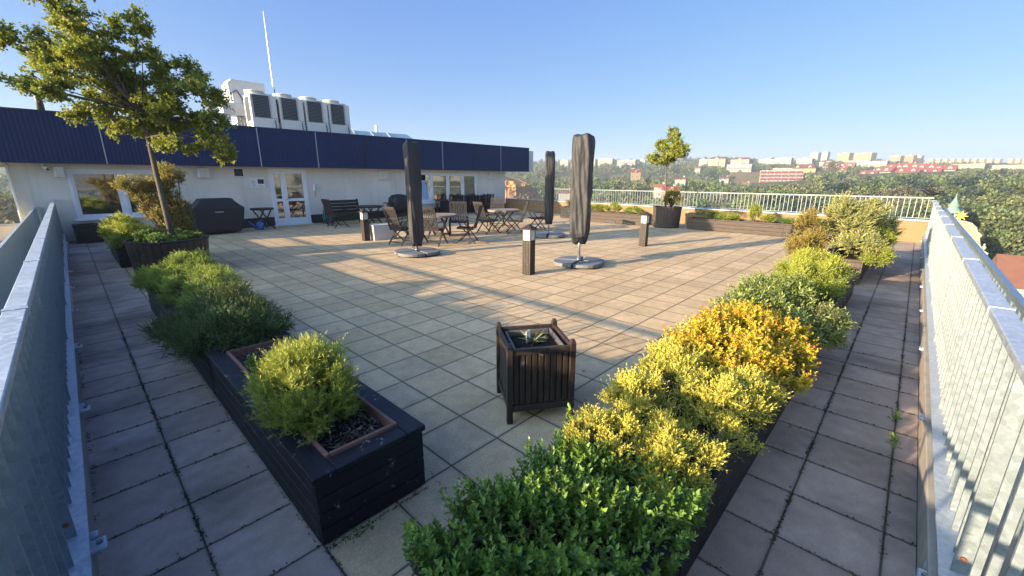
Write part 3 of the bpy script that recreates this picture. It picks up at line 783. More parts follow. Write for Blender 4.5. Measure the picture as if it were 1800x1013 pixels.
planter_box('black wooden planter of the round lime bush', 5.32, 8.05, .45, 1.06, .42, 'black_wood_x', GR)
planter_box('brown plank planter under the tall olive junipers', 8.95, 12.4, .45, 1.06, .42, 'grey_wood', GR)
GF = 'weathered plank planters along the far fence'
rr = planter_box('weathered plank planter at the far fence, right of the round tub', 15.05, 15.7, 1.1, 5.75, .40, 'grey_wood', GF, .05, 3)
for y_ in (1.43, -.62): MB().box(-.34, -.327, y_ - .006, y_ + .006, .02, .36).build('seam', M['dark'], rr)
rr = planter_box('weathered plank planter with a hatch at the far fence, left of the round tub', 14.95, 15.6, 7.35, 10.2, .42, 'grey_wood', GF, .05, 3)
MB().box(-.345, -.327, -.25, .22, .02, .12).build('hatch', M['dark'], rr)
planter_box('small black planter by the parapet behind the rear parasol', 15.5, 16.3, 10.9, 11.7, .52, 'black_wood', None, .05)

def tub(label, x, y, r0, r1, h, mat):
    r = thing('round_tub', label, 'tub planter', (x, y, 0))
    n = 30; mb = MB()
    for k in range(n):
        a0, a1 = 2 * PI * (k + .04) / n, 2 * PI * (k + .96) / n
        def pt(a, rad, z): return (rad * math.cos(a), rad * math.sin(a), z)
        vs = [pt(a, rr_ - dd, z) for z, rr_ in ((.02, r0), (h, r1)) for a, dd in ((a0, 0), (a1, 0), (a1, .025), (a0, .025))]
        mb.add(vs, [(0, 3, 2, 1), (4, 5, 6, 7), (0, 1, 5, 4), (1, 2, 6, 5), (2, 3, 7, 6), (3, 0, 4, 7)])
    mb.build('staves', M[mat], r, .004)
    MB().lathe([(r1 - .03, h - .12), (r1 - .03, h + .012), (r1 + .018, h + .012), (r1 + .018, h - .02), (r1 + .004, h - .02)], n=40, cap=False).build('rim', M['black_wood'] if mat == 'post_wood' else M['grey_wood_z'], r)
    MB().lathe([(r0 - .03, .03), (r1 - .03, h - .06)], n=30).build('soil', M['soil'], r)
    return r
tub('large round black staved tub planted with the maple tree', 1.20, 10.25, .58, .63, .63, 'post_wood')
tub('round weathered staved tub by the far fence under the small tree', 15.15, 6.55, .46, .50, .74, 'grey_wood_z')

# square planter in the foreground
r = thing('square_planter', 'square dark slatted wooden planter with corner posts and a grass tuft', 'planter', (2.2745, 1.9365, 0), R(-35.3))
hh = .2325
for sx in (-1, 1):
    for sy in (-1, 1):
        mb = MB(); x_, y_ = sx * hh, sy * hh; q = .021
        mb.loft([[(x_ - q, y_ - q, 0), (x_ + q, y_ - q, 0), (x_ + q, y_ + q, 0), (x_ - q, y_ + q, 0)], [(x_ - q, y_ - q, .60), (x_ + q, y_ - q, .60), (x_ + q, y_ + q, .60), (x_ - q, y_ + q, .60)], [(x_ - q * .6, y_ - q * .6, .625), (x_ + q * .6, y_ - q * .6, .625), (x_ + q * .6, y_ + q * .6, .625), (x_ - q * .6, y_ + q * .6, .625)]])
        mb.build('post', M['post_wood'], r, .004)
for k in range(4):
    rot = Matrix.Rotation(k * PI / 2, 4, 'Z')
    mb = MB(); mb.M = rot; mb.box(-hh + .022, hh - .022, -hh - .012, -hh + .014, .535, .58); mb.build('top_rail', M['post_wood'], r, .004)
    mb = MB(); mb.M = rot; mb.box(-hh + .022, hh - .022, -hh - .012, -hh + .014, .09, .14); mb.build('bottom_rail', M['post_wood'], r, .004)
    mb = MB(); mb.M = rot
    n = 9; wd = (2 * hh - .05) / n
    for j in range(n): mb.box(-hh + .025 + j * wd + .005, -hh + .025 + (j + 1) * wd - .005, -hh + .0, -hh + .012, .142, .533)
    mb.build('slats', M['post_wood'], r, .003)
l = .192
MB().box(-l, -l + .018, -l, l, .12, .565).box(l - .018, l, -l, l, .12, .565).box(-l + .018, l - .018, -l, -l + .018, .12, .565).box(-l + .018, l - .018, l - .018, l, .12, .565).build('liner', M['plastic_pot'], r, .008)
MB().box(-l + .018, l - .018, -l + .018, l - .018, .14, .52).build('soil', M['soil'], r)
t = thing('grass_tuft', 'small grey green grass tuft in the square slatted planter', 'plant', (2.29, 1.95, .52))
n = 85; a = rng.uniform(0, 2 * PI, n); A = np.stack([np.cos(a) * .025 * rng.uniform(0, 1, n), np.sin(a) * .025 * rng.uniform(0, 1, n), np.zeros(n)], 1)
D = nrm(np.stack([np.cos(a), np.sin(a), rng.uniform(.35, 2.2, n)], 1))
V = leaf_quads(A, D, np.tile([0, 0, 1.], (n, 1)) + .2 * runit(n), rng.uniform(.06, .13, n), .0046, .1, True, .25)
quads_mesh('blades', V, LM['grass'], t, np.repeat(rng.uniform(0, 1, n), 2))
MB().bar((-.035, .02, 0), (-.045, .02, .10), .045, .004).build('plant_tag', M['white'], t)

# ================================================================== BOLLARD LAMPS
def bollard(label, x, y, rz, H=.93):
    r = thing('bollard_lamp', label, 'bollard lamp', (x, y, 0), rz, 'dark wooden bollard lamps with pyramid caps')
    a = .088; zl = H - .29
    mb = MB()
    for k in range(4):
        mb.M = Matrix.Rotation(k * PI / 2, 4, 'Z')
        for j in range(5):
            q = (2 * a) / 5; mb.box(-a + j * q + .003, -a + (j + 1) * q - .003, -a, -a + .014, .0, zl)
    mb.M = Matrix.Identity(4); mb.box(-a + .011, a - .011, -a + .011, a - .011, 0, zl - .002)
    mb.build('post', M['post_wood'], r, .002)
    for sx in (-1, 1):
        for sy in (-1, 1): MB().box(sx * (a - .009) - .009, sx * (a - .009) + .009, sy * (a - .009) - .009, sy * (a - .009) + .009, zl, zl + .20).build('corner_bar', M['post_wood'], r)
    for k in range(4):
        mb = MB(); mb.M = Matrix.Rotation(k * PI / 2, 4, 'Z'); mb.box(-a + .02, a - .02, -a + .004, -a + .012, zl + .004, zl + .192); mb.build('lamp_pane', M['frost'], r, .004)
    c = .125
    MB().loft([[(-c, -c, zl + .2), (c, -c, zl + .2), (c, c, zl + .2), (-c, c, zl + .2)], [(-c, -c, zl + .212), (c, -c, zl + .212), (c, c, zl + .212), (-c, c, zl + .212)], [(-.015, -.015, H), (.015, -.015, H), (.015, .015, H), (-.015, .015, H)]]).build('cap', M['post_wood'], r, .003)
    return r
bollard('dark bollard lamp with frosted panes in front of the large parasol', 5.755, 5.05, R(9))
bollard('dark bollard lamp standing alone in front of the far round tub', 10.38, 5.06, R(4), .90)
bollard('dark bollard lamp beside the pale grey box by the chairs', 5.79, 11.36, 0, .90)

# ================================================================== FOLDED PARASOLS
def parasol(label, x, y, rz, H, wid, zb, seed):
    g = np.random.default_rng(seed)
    r = thing('folded_parasol', label, 'parasol', (x, y, 0), rz, 'folded parasols under charcoal covers')
    n = 72; rings = []; lev = 60
    ph = g.uniform(0, 6.28, 6); amp = g.uniform(.4, 1, 6)
    for i in range(lev):
        q = i / (lev - 1); z = zb + (H - zb) * q
        base = wid / 2 * (.93 + .07 * min(1, q * 1.4))
        if q < .1: base *= .72 + 2.8 * q
        if q > .97: base *= .93
        ring = []
        for k in range(n):
            a = 2 * PI * k / n
            sq = 1 / max(abs(math.cos(a)), abs(math.sin(a))) ** .62
            f = .07 * amp[0] * math.sin(3 * a + ph[0] + 2.6 * q) + .055 * amp[1] * math.sin(5 * a + ph[1] - 3.2 * q) + .04 * amp[2] * math.sin(8 * a + ph[2] + 5 * q) + .035 * math.sin(11 * a + ph[3] + 14 * q) * (1 - .4 * q) + .03 * math.sin(17 * q + 2 * a + ph[4])
            f *= (1.15 - .62 * q)
            cv = Vector((math.cos(a) * 1.3 + seed, math.sin(a) * 1.3, z * .9 + .8 * math.sin(a + seed)))
            f += .06 * mnoise.noise(cv * 1.6) + .10 * (abs(mnoise.noise(cv * 2.6)) - .2) + .045 * (abs(mnoise.noise(cv * 6.5)) - .2) + .016 * mnoise.noise(cv * 15.0)
            rad = base * sq * .93 * (1 + f)
            ring.append((rad * math.cos(a), rad * .86 * math.sin(a), z + .02 * math.sin(3 * a + ph[5]) * (1 if q > .9 else .3) + (.05 * math.sin(7 * a + ph[3]) if q < .03 else 0)))
        rings.append(ring)
    rings.append([(p[0] * .6, p[1] * .6, p[2] + .015) for p in rings[-1]])
    mb = MB(); mb.loft(rings, True)
    c = mb.build('cover', M['umb'], r, smooth=True)
    m = c.modifiers.new('sub', 'SUBSURF'); m.levels = 1; m.render_levels = 1
    MB().tube([(0, 0, .05), (0, 0, zb + .25)], .026, 12).build('pole', M['steel'], r, smooth=True)
    MB().lathe([(.055, .105), (.055, .13), (.032, .14), (.032, .24), (.0, .24)], n=16).build('socket', M['steel'], r, smooth=True)
    for k in range(4):
        pts = []; a0 = k * PI / 2 + .05; a1 = (k + 1) * PI / 2 - .05
        for j in range(9):
            a = a0 + (a1 - a0) * j / 8; rad = .50 * (1 + .10 * abs(math.sin(2 * a)) ** 2)
            pts.append((rad * math.cos(a), rad * math.sin(a)))
        c0 = (a0 + a1) / 2
        pts.append((.05 * math.cos(c0) + .02 * math.cos(a1), .05 * math.sin(c0) + .02 * math.sin(a1))); pts.append((.05 * math.cos(c0) + .02 * math.cos(a0), .05 * math.sin(c0) + .02 * math.sin(a0)))
        MB().prism(pts, .022 + .003 * k, .098).build('base_weight', M['concrete'], r, .012)
    MB().box(-.47, .47, -.03, .03, .0, .02).box(-.03, .03, -.47, -.031, .0, .02).box(-.03, .03, .031, .47, .0, .02).build('foot_cross', M['pipe'], r)
    return r
parasol('folded parasol under a wide charcoal cover, nearest of the three', 7.13, 4.87, R(20), 2.55, .485, .47, 3)
parasol('folded parasol in a slim charcoal cover beside the left chairs', 5.50, 8.34, R(-10), 2.52, .345, .22, 8)
parasol('folded parasol in a rounded charcoal cover behind the bollard lamp', 10.1, 8.06, R(35), 2.50, .35, .40, 15)

# ================================================================== CHAIRS AND TABLES
def chair_proto(mat, label):
    """folding slatted armchair facing +X, origin on the ground under the seat centre"""
    r = thing('garden_chair', label, 'chair')
    wd = .25; m = M[mat]
    def B(mb, name, **k): return mb.build(name, M['teak_dark'] if name in ('leg', 'stretcher') else m, r, **k)
    # back leaning away
    p0 = Vector((-.20, 0, .40)); p1 = Vector((-.40, 0, 1.03)); dv = (p1 - p0).normalized()
    mb = MB()
    for s in (-1, 1): mb.bar(p0 + Vector((0, s * wd, 0)), p1 + Vector((0, s * wd, 0)), .035, .022, (1, 0, .3))
    mb.bar(p1 + Vector((.0, -wd, -.03)), p1 + Vector((0, wd, -.03)), .07, .022, (1, 0, .3))
    mb.bar(p0 + Vector((0, -wd, .03)) , p0 + Vector((0, wd, .03)), .05, .022, (1, 0, .3))
    n = 9
    for k in range(n):
        y = -wd + .045 + (2 * wd - .09) * k / (n - 1)
        mb.bar(p0 + Vector((0, y, .04)), p1 + Vector((0, y, -.05)), .032, .012, (1, 0, .3))
    mb.bar(p0 + dv * .34 + Vector((-.014, -wd, 0)), p0 + dv * .34 + Vector((-.014, wd, 0)), .03, .014, (1, 0, .3))
    B(mb, 'backrest', bevel=.003)
    mb = MB()
    for s in (-1, 1): mb.bar((-.22, s * wd * .92, .405), (.25, s * wd * .92, .43), .03, .022)
    for k in range(7):
        x = -.18 + .07 * k; mb.bar((x, -wd * .9, .42 + (x + .2) * .05), (x, wd * .9, .42 + (x + .2) * .05), .012, .05, (0, 0, 1))
    B(mb, 'seat', bevel=.003)
    for s in (-1, 1):
        B(MB().bar((-.27, s * (wd + .02), .02), (.20, s * (wd + .02), .61), .022, .04, (0, 1, 0)), 'leg')
        B(MB().bar((.27, s * (wd + .045), .02), (-.16, s * (wd + .045), .46), .022, .04, (0, 1, 0)), 'leg')
        B(MB().bar((-.33, s * (wd + .035), .63), (.24, s * (wd + .035), .655), .05, .02), 'armrest', bevel=.006)
    B(MB().bar((.23, -wd, .08), (.23, wd, .08), .03, .02).bar((-.24, -wd, .09), (-.24, wd, .09), .03, .02), 'stretcher')
    return r
ch = chair_proto('teak', 'slatted teak chair with sunlit back facing the left table, by the pale box')
GC = 'folding slatted teak armchairs'
ch['group'] = GC; ch.location = (6.12, 9.93, 0); ch.rotation_euler = (0, 0, R(4))
def chair(x, y, deg, label, src=ch): return dup(src, (x, y, 0), R(deg), label, GC)
chair(6.62, 9.23, 28, 'slatted teak chair seen from behind, right beside the slim left parasol')
chair(8.35, 10.25, 232, 'slatted teak chair facing the camera across the left round table')
c = chair(7.50, 8.85, 128, 'slatted teak chair turned sideways between the two round tables')
chair(6.75, 10.9, -35, 'slatted teak chair half hidden behind the slim left parasol')
chair(9.32, 9.95, -8, 'slatted teak chair left of the right round table, facing right')
chd = chair_proto('teak_dark', 'dark slatted chair with its back to the camera at the right round table')
chd['group'] = GC; chd.location = (9.85, 9.25, 0); chd.rotation_euler = (0, 0, R(140))
chair(11.0, 9.3, 150, 'dark slatted chair mostly hidden behind the rear parasol', chd)
chair(10.9, 11.2, 215, 'dark slatted chair on the far side of the right round table', chd)
chair(6.72, 15.25, 5, 'dark slatted chair with upright back at the left end of the bench', chd)

def round_table(label, x, y, rad, h, mat='tabletop', legm='teak', rz=0):
    r = thing('round_table', label, 'table', (x, y, 0), rz)
    mb = MB(); n = 9; q = 2 * rad / n
    for k in range(n):                       # planks clipped to a circle
        a, b = -rad + k * q + .003, -rad + (k + 1) * q - .003
        pts = []
        for j in range(7): xx = a + (b - a) * j / 6; pts.append((xx, math.sqrt(max(rad * rad - xx * xx, .0004))))
        mb.prism([(u, -v) for u, v in pts] + [(u, v) for u, v in reversed(pts)], h - .026, h - .003)
    mb.build('tabletop', M[mat], r)
    MB().lathe([(rad - .05, h - .06), (rad + .006, h - .06), (rad + .012, h), (rad - .05, h), (rad - .05, h - .06)], n=40, cap=False).build('rim', M[mat], r)
    for s in (-1, 1):
        MB().bar((-rad * .62, s * .20, 0), (rad * .55, s * .20, h - .06), .03, .045, (0, 1, 0)).build('leg', M[legm], r)
        MB().bar((rad * .62, s * .24, 0), (-rad * .55, s * .24, h - .06), .03, .045, (0, 1, 0)).build('leg', M[legm], r)
    MB().bar((-rad * .5, -.22, .1), (-rad * .5, .22, .1), .03, .03).bar((rad * .5, -.22, .1), (rad * .5, .22, .1), .03, .03).build('stretcher', M[legm], r)
    return r
round_table('round teak table with sunlit top among the left chairs', 7.62, 10.35, .56, .70, rz=R(30))
round_table('round teak table among the right chairs behind the bollard lamp', 10.45, 10.35, .55, .70, rz=R(-20))
round_table('small dark round table beside the covered grill and watering can', 4.72, 16.75, .36, .73, 'teak_dark', 'teak_dark', R(15))
round_table('dark oval folding table in front of the black bench', 8.25, 15.6, .52, .70, 'teak_dark', 'teak_dark', R(10))
round_table('small dark table under the tilted window', 12.75, 16.95, .32, .74, 'teak_dark', 'teak_dark', R(40))

r = thing('garden_bench', 'black wooden bench with a high board back against the facade', 'bench', (7.55, 16.35, 0))
mb = MB()
for k in range(4): mb.bar((-.72, .20 + .03 * k, .48 + .125 * k), (.72, .20 + .03 * k, .48 + .125 * k), .022, .115, (0, -.2, 1))
mb.build('backrest', M['dark'], r, .004)
mb = MB()
for k in range(4): mb.box(-.72, .72, -.30 + .115 * k, -.30 + .115 * k + .10, .40, .425)
mb.build('seat', M['dark'], r, .004)
for x_ in (-.68, .68):
    for y_ in (-.27, .20): MB().bar((x_, y_, 0), (x_, y_ + (.12 if y_ > 0 else 0), .95 if y_ > 0 else .62), .045, .045).build('leg', M['dark'], r)
    MB().bar((x_, -.30, .63), (x_, .26, .63), .05, .025).build('armrest', M['dark'], r)

# covered grill by the window: lofted cover
def rrect(hx, hy, z, rad, cx=0, cy=0, n=6, wob=0, g=None):
    pts = []
    for q, (sx, sy) in enumerate(((1, -1), (1, 1), (-1, 1), (-1, -1))):
        for j in range(n):
            a = -PI / 2 + q * PI / 2 + (PI / 2) * j / (n - 1)
            pts.append((cx + sx * (hx - rad) + rad * math.cos(a), cy + sy * (hy - rad) + rad * math.sin(a), z))
    if wob:
        m = len(pts); ph = g.uniform(0, 6, 3)
        pts = [(x + wob * math.sin(5 * 2 * PI * k / m + ph[0]), y + wob * math.sin(7 * 2 * PI * k / m + ph[1]), z + wob * .5 * math.sin(4 * PI * k / m + ph[2])) for k, (x, y, z) in enumerate(pts)]
    return pts
g = np.random.default_rng(4)
r = thing('covered_grill', 'wide barbecue grill under a black fabric cover with a small silver tag', 'grill', (3.28, 16.35, 0))
mb = MB()
mb.loft([rrect(.52, .30, .0, .12, wob=.025, g=g), rrect(.60, .33, .10, .1, wob=.02, g=g), rrect(.66, .35, .35, .1, wob=.02, g=g), rrect(.70, .36, .62, .08, wob=.012, g=g), rrect(.73, .36, .80, .06, wob=.008, g=g), rrect(.735, .355, .83, .06), rrect(.60, .33, .93, .06), rrect(.47, .30, 1.06, .06), rrect(.45, .28, 1.12, .05), rrect(.40, .22, 1.135, .05)])
c = mb.build('cover', M['black_cover'], r, smooth=True); m_ = c.modifiers.new('sub', 'SUBSURF'); m_.levels = 1; m_.render_levels = 1
MB().box(-.12, .12, -.376, -.366, .70, .722).build('tag_strip', M['flash'], r)
MB().tube([(-.68, -.37, .80), (-.2, -.375, .81), (.3, -.375, .81), (.68, -.37, .80)], .007, 6).build('seam', M['black_cover'], r)
r = thing('covered_grill', 'smaller kettle grill under a black domed cover behind the slim parasol', 'grill', (10.1, 16.5, 0))
mb = MB()
mb.loft([rrect(.34, .30, .30, .2, wob=.02, g=g), rrect(.40, .34, .60, .2, wob=.015, g=g), rrect(.42, .35, .78, .2), rrect(.38, .33, .95, .2), rrect(.26, .24, 1.05, .18), rrect(.1, .1, 1.08, .08)])
mb.build('cover', M['black_cover'], r, smooth=True)
MB().box(-.68, -.42, -.2, .2, .70, .73).box(.42, .66, -.2, .2, .70, .73).build('side_shelf', M['dark'], r)
for x_ in (-.25, .25):
    for y_ in (-.2, .2): MB().bar((x_, y_, 0), (x_, y_, .32), .035, .035).build('leg', M['dark'], r)

# folded chairs stacked along the wall
def folded(label, x):
    r = thing('folded_chair', label, 'chair', (x, 16.95, 0), R(random.uniform(-6, 6)), 'folded dark chairs leaning in a row under the right window')
    m = M['teak_dark']; lean = .13 + random.uniform(-.03, .04); hgt = .93 + random.uniform(-.05, .05)
    mb = MB()
    for s in (-1, 1): mb.bar((0, s * .26, 0), (lean, s * .26, hgt), .022, .04, (0, 1, 0))
    mb.bar((lean * .95, -.26, hgt * .95), (lean * .95, .26, hgt * .95), .02, .06, (1, 0, 0))
    for k in range(7): y = -.21 + .07 * k; mb.bar((lean * .45, y, hgt * .45), (lean * .94, y, hgt * .94), .03, .012, (1, 0, 0))
    mb.build('backrest', m, r)
    for s in (-1, 1): MB().bar((.05, s * .29, 0), (.03 + lean * .6, s * .29, .62), .022, .04, (0, 1, 0)).build('leg', m, r)
    mb = MB()
    for k in range(5): mb.bar((.035 + .01 * k, -.24, .12 + .07 * k), (.035 + .01 * k, .24, .12 + .07 * k), .014, .05, (1, 0, 0))
    mb.build('seat', m, r)
    return r
for k in range(13):
    folded('one of the folded dark slatted chairs leaning in the row under the right window', 13.35 + .215 * k)
r = thing('stacked_cushion_box', 'black storage chest beside the folded chairs under the right window', 'chest', (13.1, 16.75, 0))
MB().box(-.3, .12, -.3, .4, 0, .62).build('body', M['dark'], r, .015)
MB().box(-.32, .14, -.32, .42, .624, .66).build('lid', M['dark'], r, .01)

r = thing('low_box', 'pale grey low planter box beside the bollard lamp and chair', 'box', (6.26, 11.30, 0), R(-6))
MB().loft([rrect(.31, .19, 0, .02), rrect(.33, .21, .42, .02)]).build('body', M['whitebox'], r)
MB().loft([rrect(.345, .225, .422, .02), rrect(.345, .225, .445, .02), rrect(.31, .19, .445, .02), rrect(.30, .18, .40, .02)]).build('rim', M['whitebox'], r)

r = thing('watering_can', 'blue plastic watering can under the small table by the grill', 'watering can', (4.55, 16.62, 0), R(175))
MB().lathe([(.11, 0), (.125, .02), (.12, .2), (.09, .25), (.085, .25)], n=20).build('body', M['blue'], r, smooth=True)
MB().tube([(.10, 0, .06), (.22, 0, .18), (.33, 0, .30)], [.03, .022, .018], 10).build('spout', M['blue'], r, smooth=True)
MB().tube([(-.10, 0, .06), (-.2, 0, .14), (-.2, 0, .26), (-.08, 0, .33), (.04, 0, .26)], .014, 8).build('handle', M['blue'], r, smooth=True)
r = thing('hose_cart', 'teal garden hose reel on a small cart beside the door', 'hose reel', (7.0, 16.7, 0), R(10))
MB().lathe([(.05, -.12), (.17, -.12), (.17, -.10), (.13, -.10), (.13, .10), (.17, .10), (.17, .12), (.05, .12)], n=20).build('drum', M['teal'], r, smooth=False)
o = bpy.data.objects['drum']; o.rotation_euler = (PI / 2, 0, 0); o.location = (0, 0, .27)
MB().bar((-.14, -.16, .0), (-.08, -.16, .5), .025, .025).bar((-.14, .16, 0), (-.08, .16, .5), .025, .025).bar((.15, -.16, 0), (.0, -.16, .3), .025, .025).bar((.15, .16, 0), (0, .16, .3), .025, .025).bar((-.13, -.16, .05), (-.13, .16, .05), .02, .02).bar((.14, -.16, .05), (.14, .16, .05), .02, .02).bar((-.13, 0, .05), (.14, 0, .05), .02, .02).build('frame', M['pipe'], r)
MB().tube([(-.08, -.16, .5), (-.06, -.16, .62), (-.06, .16, .62), (-.08, .16, .5)], .014, 8).build('handle', M['teal'], r)
MB().tube([(.02, .02, .4), (.06, .0, .7), (.04, 0, .82)], .012, 8).build('lance', M['pipe'], r)

# crow on the corner of the railing
r = thing('crow', 'black bird perched on the far corner of the railing', 'bird', (16.34, -.27, 1.188), R(110)); r.scale = (1.3, 1.3, 1.2)
sp = [(-.20, .13, .006, .012), (-.14, .125, .012, .028), (-.07, .125, .035, .04), (0, .13, .052, .052), (.06, .15, .05, .05), (.10, .185, .034, .036), (.13, .215, .03, .03), (.16, .218, .022, .022), (.185, .212, .009, .010), (.22, .20, .003, .003)]
rings = [[(x, b_ * math.cos(2 * PI * k / 12), z + c_ * math.sin(2 * PI * k / 12)) for k in range(12)] for x, z, c_, b_ in sp]
MB().loft(rings).build('body', M['bird'], r, smooth=True)
for s in (-1, 1):
    MB().tube([(.0, s * .02, .09), (.005, s * .02, .048)], [.009, .005], 6).build('leg', M['bird'], r)
    MB().loft([[(-.17, s * .012, .125), (-.05, s * .045, .13), (.05, s * .05, .15), (-.02, s * .03, .17)], [(-.17, s * .018, .125), (-.05, s * .056, .13), (.05, s * .058, .15), (-.02, s * .038, .172)]]).build('wing', M['bird'], r)
# ================================================================== PLANTS
# right row, from the camera outwards
def privet():
    r = thing('privet_bush', 'dark green leafy privet filling the nearest planter on the right', 'shrub', (1.06, .76, .34))
    n = 1750
    x = rng.uniform(-.47, .54, n); y = rng.uniform(-.36, .35, n)
    top = .150 + .05 * np.sin(x * 7 + 1) * np.cos(y * 8) + .05 * np.sin(x * 17 + y * 13) - .16 * np.abs(y) ** 2 - .06 * (x + .1) ** 2
    z = top + rng.uniform(-.13, .03, n)
    A = np.stack([x, y, z], 1)
    D = nrm(np.stack([x * .5, y * 1.1, np.full(n, .9)], 1) + .32 * runit(n))
    ln = rng.uniform(.07, .13, n)
    tone = np.clip(rng.normal(.45, .22, n), 0, 1)
    V, rr = twig_leaves(A - D * ln[:, None] * .5, D, ln, 11, .034, .0185, 1.25, .35, False, .12, True, .14, .12, tone, .4)
    quads_mesh('foliage', V, LM['privet'], r, rr)
    mb = MB(); branches(mb, (-.2, 0, -.02), [Vector(A[k]) - Vector((0, 0, .04)) for k in range(0, 1750, 36)], .006, 4); branches(mb, (.25, 0, -.02), [Vector(A[k]) - Vector((0, 0, .04)) for k in range(9, 1750, 36)], .006, 4)
    mb.build('stem', M['twig'], r)
privet()
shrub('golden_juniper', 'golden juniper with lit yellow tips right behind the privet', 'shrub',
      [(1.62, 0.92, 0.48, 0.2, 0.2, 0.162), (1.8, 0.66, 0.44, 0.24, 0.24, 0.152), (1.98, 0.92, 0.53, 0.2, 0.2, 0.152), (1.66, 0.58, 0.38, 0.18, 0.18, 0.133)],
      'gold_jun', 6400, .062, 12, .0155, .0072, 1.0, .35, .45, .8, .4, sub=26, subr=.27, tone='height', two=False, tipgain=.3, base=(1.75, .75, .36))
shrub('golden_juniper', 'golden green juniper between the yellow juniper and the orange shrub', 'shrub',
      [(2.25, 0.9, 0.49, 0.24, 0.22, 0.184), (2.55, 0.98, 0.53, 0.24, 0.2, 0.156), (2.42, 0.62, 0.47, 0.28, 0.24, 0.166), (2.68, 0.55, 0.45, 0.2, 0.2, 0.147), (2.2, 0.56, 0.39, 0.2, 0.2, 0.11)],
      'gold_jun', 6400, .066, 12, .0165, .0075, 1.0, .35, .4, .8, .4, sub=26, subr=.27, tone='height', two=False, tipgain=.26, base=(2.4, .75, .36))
shrub('spirea_bush', 'bright orange and yellow leaved bush in the right planter row', 'shrub',
      [(3.0, 0.82, 0.505, 0.26, 0.32, 0.234), (3.35, 0.8, 0.545, 0.32, 0.34, 0.216), (3.65, 0.72, 0.545, 0.26, 0.32, 0.198), (3.3, 0.46, 0.445, 0.28, 0.2, 0.18)],
      'spirea', 2900, .085, 9, .030, .0165, 1.15, .4, .6, .7, .4, sub=22, subr=.34, tone='rand', curl=.15, tipgain=.55, base=(3.3, .75, .38))
shrub('leafy_bush', 'grey green bush with long glossy leaves behind the orange shrub', 'shrub',
      [(4.25, 0.92, 0.5, 0.42, 0.32, 0.234), (4.75, 0.82, 0.52, 0.42, 0.34, 0.234), (4.5, 0.48, 0.43, 0.38, 0.2, 0.198), (4.15, 0.62, 0.45, 0.25, 0.25, 0.18)],
      'leafy', 2300, .13, 10, .052, .018, 1.05, .45, .55, .8, .45, sub=20, subr=.34, curl=.22, tipgain=.3, base=(4.5, .75, .38))
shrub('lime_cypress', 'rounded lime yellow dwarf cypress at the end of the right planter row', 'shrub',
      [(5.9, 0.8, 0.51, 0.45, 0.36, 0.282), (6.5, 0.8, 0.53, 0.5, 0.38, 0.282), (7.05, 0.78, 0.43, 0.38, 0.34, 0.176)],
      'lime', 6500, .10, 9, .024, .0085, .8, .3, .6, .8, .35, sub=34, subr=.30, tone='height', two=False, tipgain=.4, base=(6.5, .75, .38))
def bigjun(label, cl, n, base):
    shrub('spreading_juniper', label, 'shrub', cl, 'olive_jun', n, .17, 13, .04, .014, .85, .4, .3, .85, .45, sub=24, subr=.30, planar=True, two=False, tone='rand', tipgain=.35, base=base, stem_r=.025)
bigjun('tall olive green juniper with broken outline at the right planter end', [(9.6, .82, .92, .48, .38, .44), (9.9, .95, .62, .6, .45, .36), (10.4, .62, 1.0, .55, .36, .32), (9.3, .60, .60, .45, .35, .28), (10.9, .5, .72, .5, .38, .3)], 5200, (9.9, .75, .38))
shrub('bronze_juniper', 'bronze tinted upright juniper leaning over the terrace side', 'shrub', [(9.1, 1.28, .55, .36, .28, .38), (9.25, 1.35, .95, .22, .2, .27), (9.0, 1.22, .33, .35, .28, .25)],
      'brown_bush', 2300, .13, 11, .034, .012, .8, .35, .5, .7, .4, sub=20, subr=.32, two=False, base=(9.2, 1.0, .38))
shrub('golden_juniper', 'small golden juniper drooping over the right walkway at the far planter', 'shrub', [(10.0, .36, .62, .5, .22, .22), (9.2, .30, .46, .42, .2, .2)],
      'lime', 2300, .11, 10, .030, .011, .9, .35, .3, .8, .4, sub=18, subr=.34, two=False, base=(9.8, .5, .38))
# left row
shrub('feathery_bush', 'rounded feathery yellow green bush in the nearest left planter', 'shrub',
      [(.75, 2.32, .56, .25, .27, .23), (.80, 2.42, .67, .18, .20, .15), (.72, 2.26, .45, .24, .25, .15), (.78, 2.54, .55, .24, .24, .22)],
      'feather', 3800, .075, 11, .027, .0052, .85, .35, .5, .75, .4, sub=26, subr=.34, tone='height', tipgain=.3, fold=.1, base=(.82, 2.34, .38), stem_r=.007)
shrub('marigold', 'low green seedlings with one orange flower in the terracotta liner', 'plant', [(.80, 3.15, .40, .13, .30, .07), (.76, 2.85, .40, .10, .2, .06)], 'strawberry', 520, .06, 8, .022, .012, 1.2, .5, .8, .5, .4, sub=14, base=(.8, 3.1, .37), stem_r=.003)
n = 60; D = nrm(np.stack([rng.normal(size=n), rng.normal(size=n), rng.uniform(.1, 1, n)], 1))
fl = thing('orange_flower', 'single orange marigold flower at the back of the terracotta liner', 'flower', (.86, 3.35, .455))
quads_mesh('petals', leaf_quads(np.zeros((n, 3)) + D * .004, D, runit(n), .022, .012, .1), LM['spirea'], fl, np.repeat(rng.uniform(.6, .95, n), 2))
MB().tube([(0, 0, -.07), (0, 0, 0)], .002, 5).build('stem', M['twig'], fl)
n = 2400; A = np.stack([rng.uniform(.675, 1.02, n), rng.uniform(1.91, 3.7, n), rng.uniform(.360, .392, n)], 1)
a = rng.uniform(0, 2 * PI, n); D = nrm(np.stack([np.cos(a), np.sin(a), rng.normal(0, .25, n)], 1))
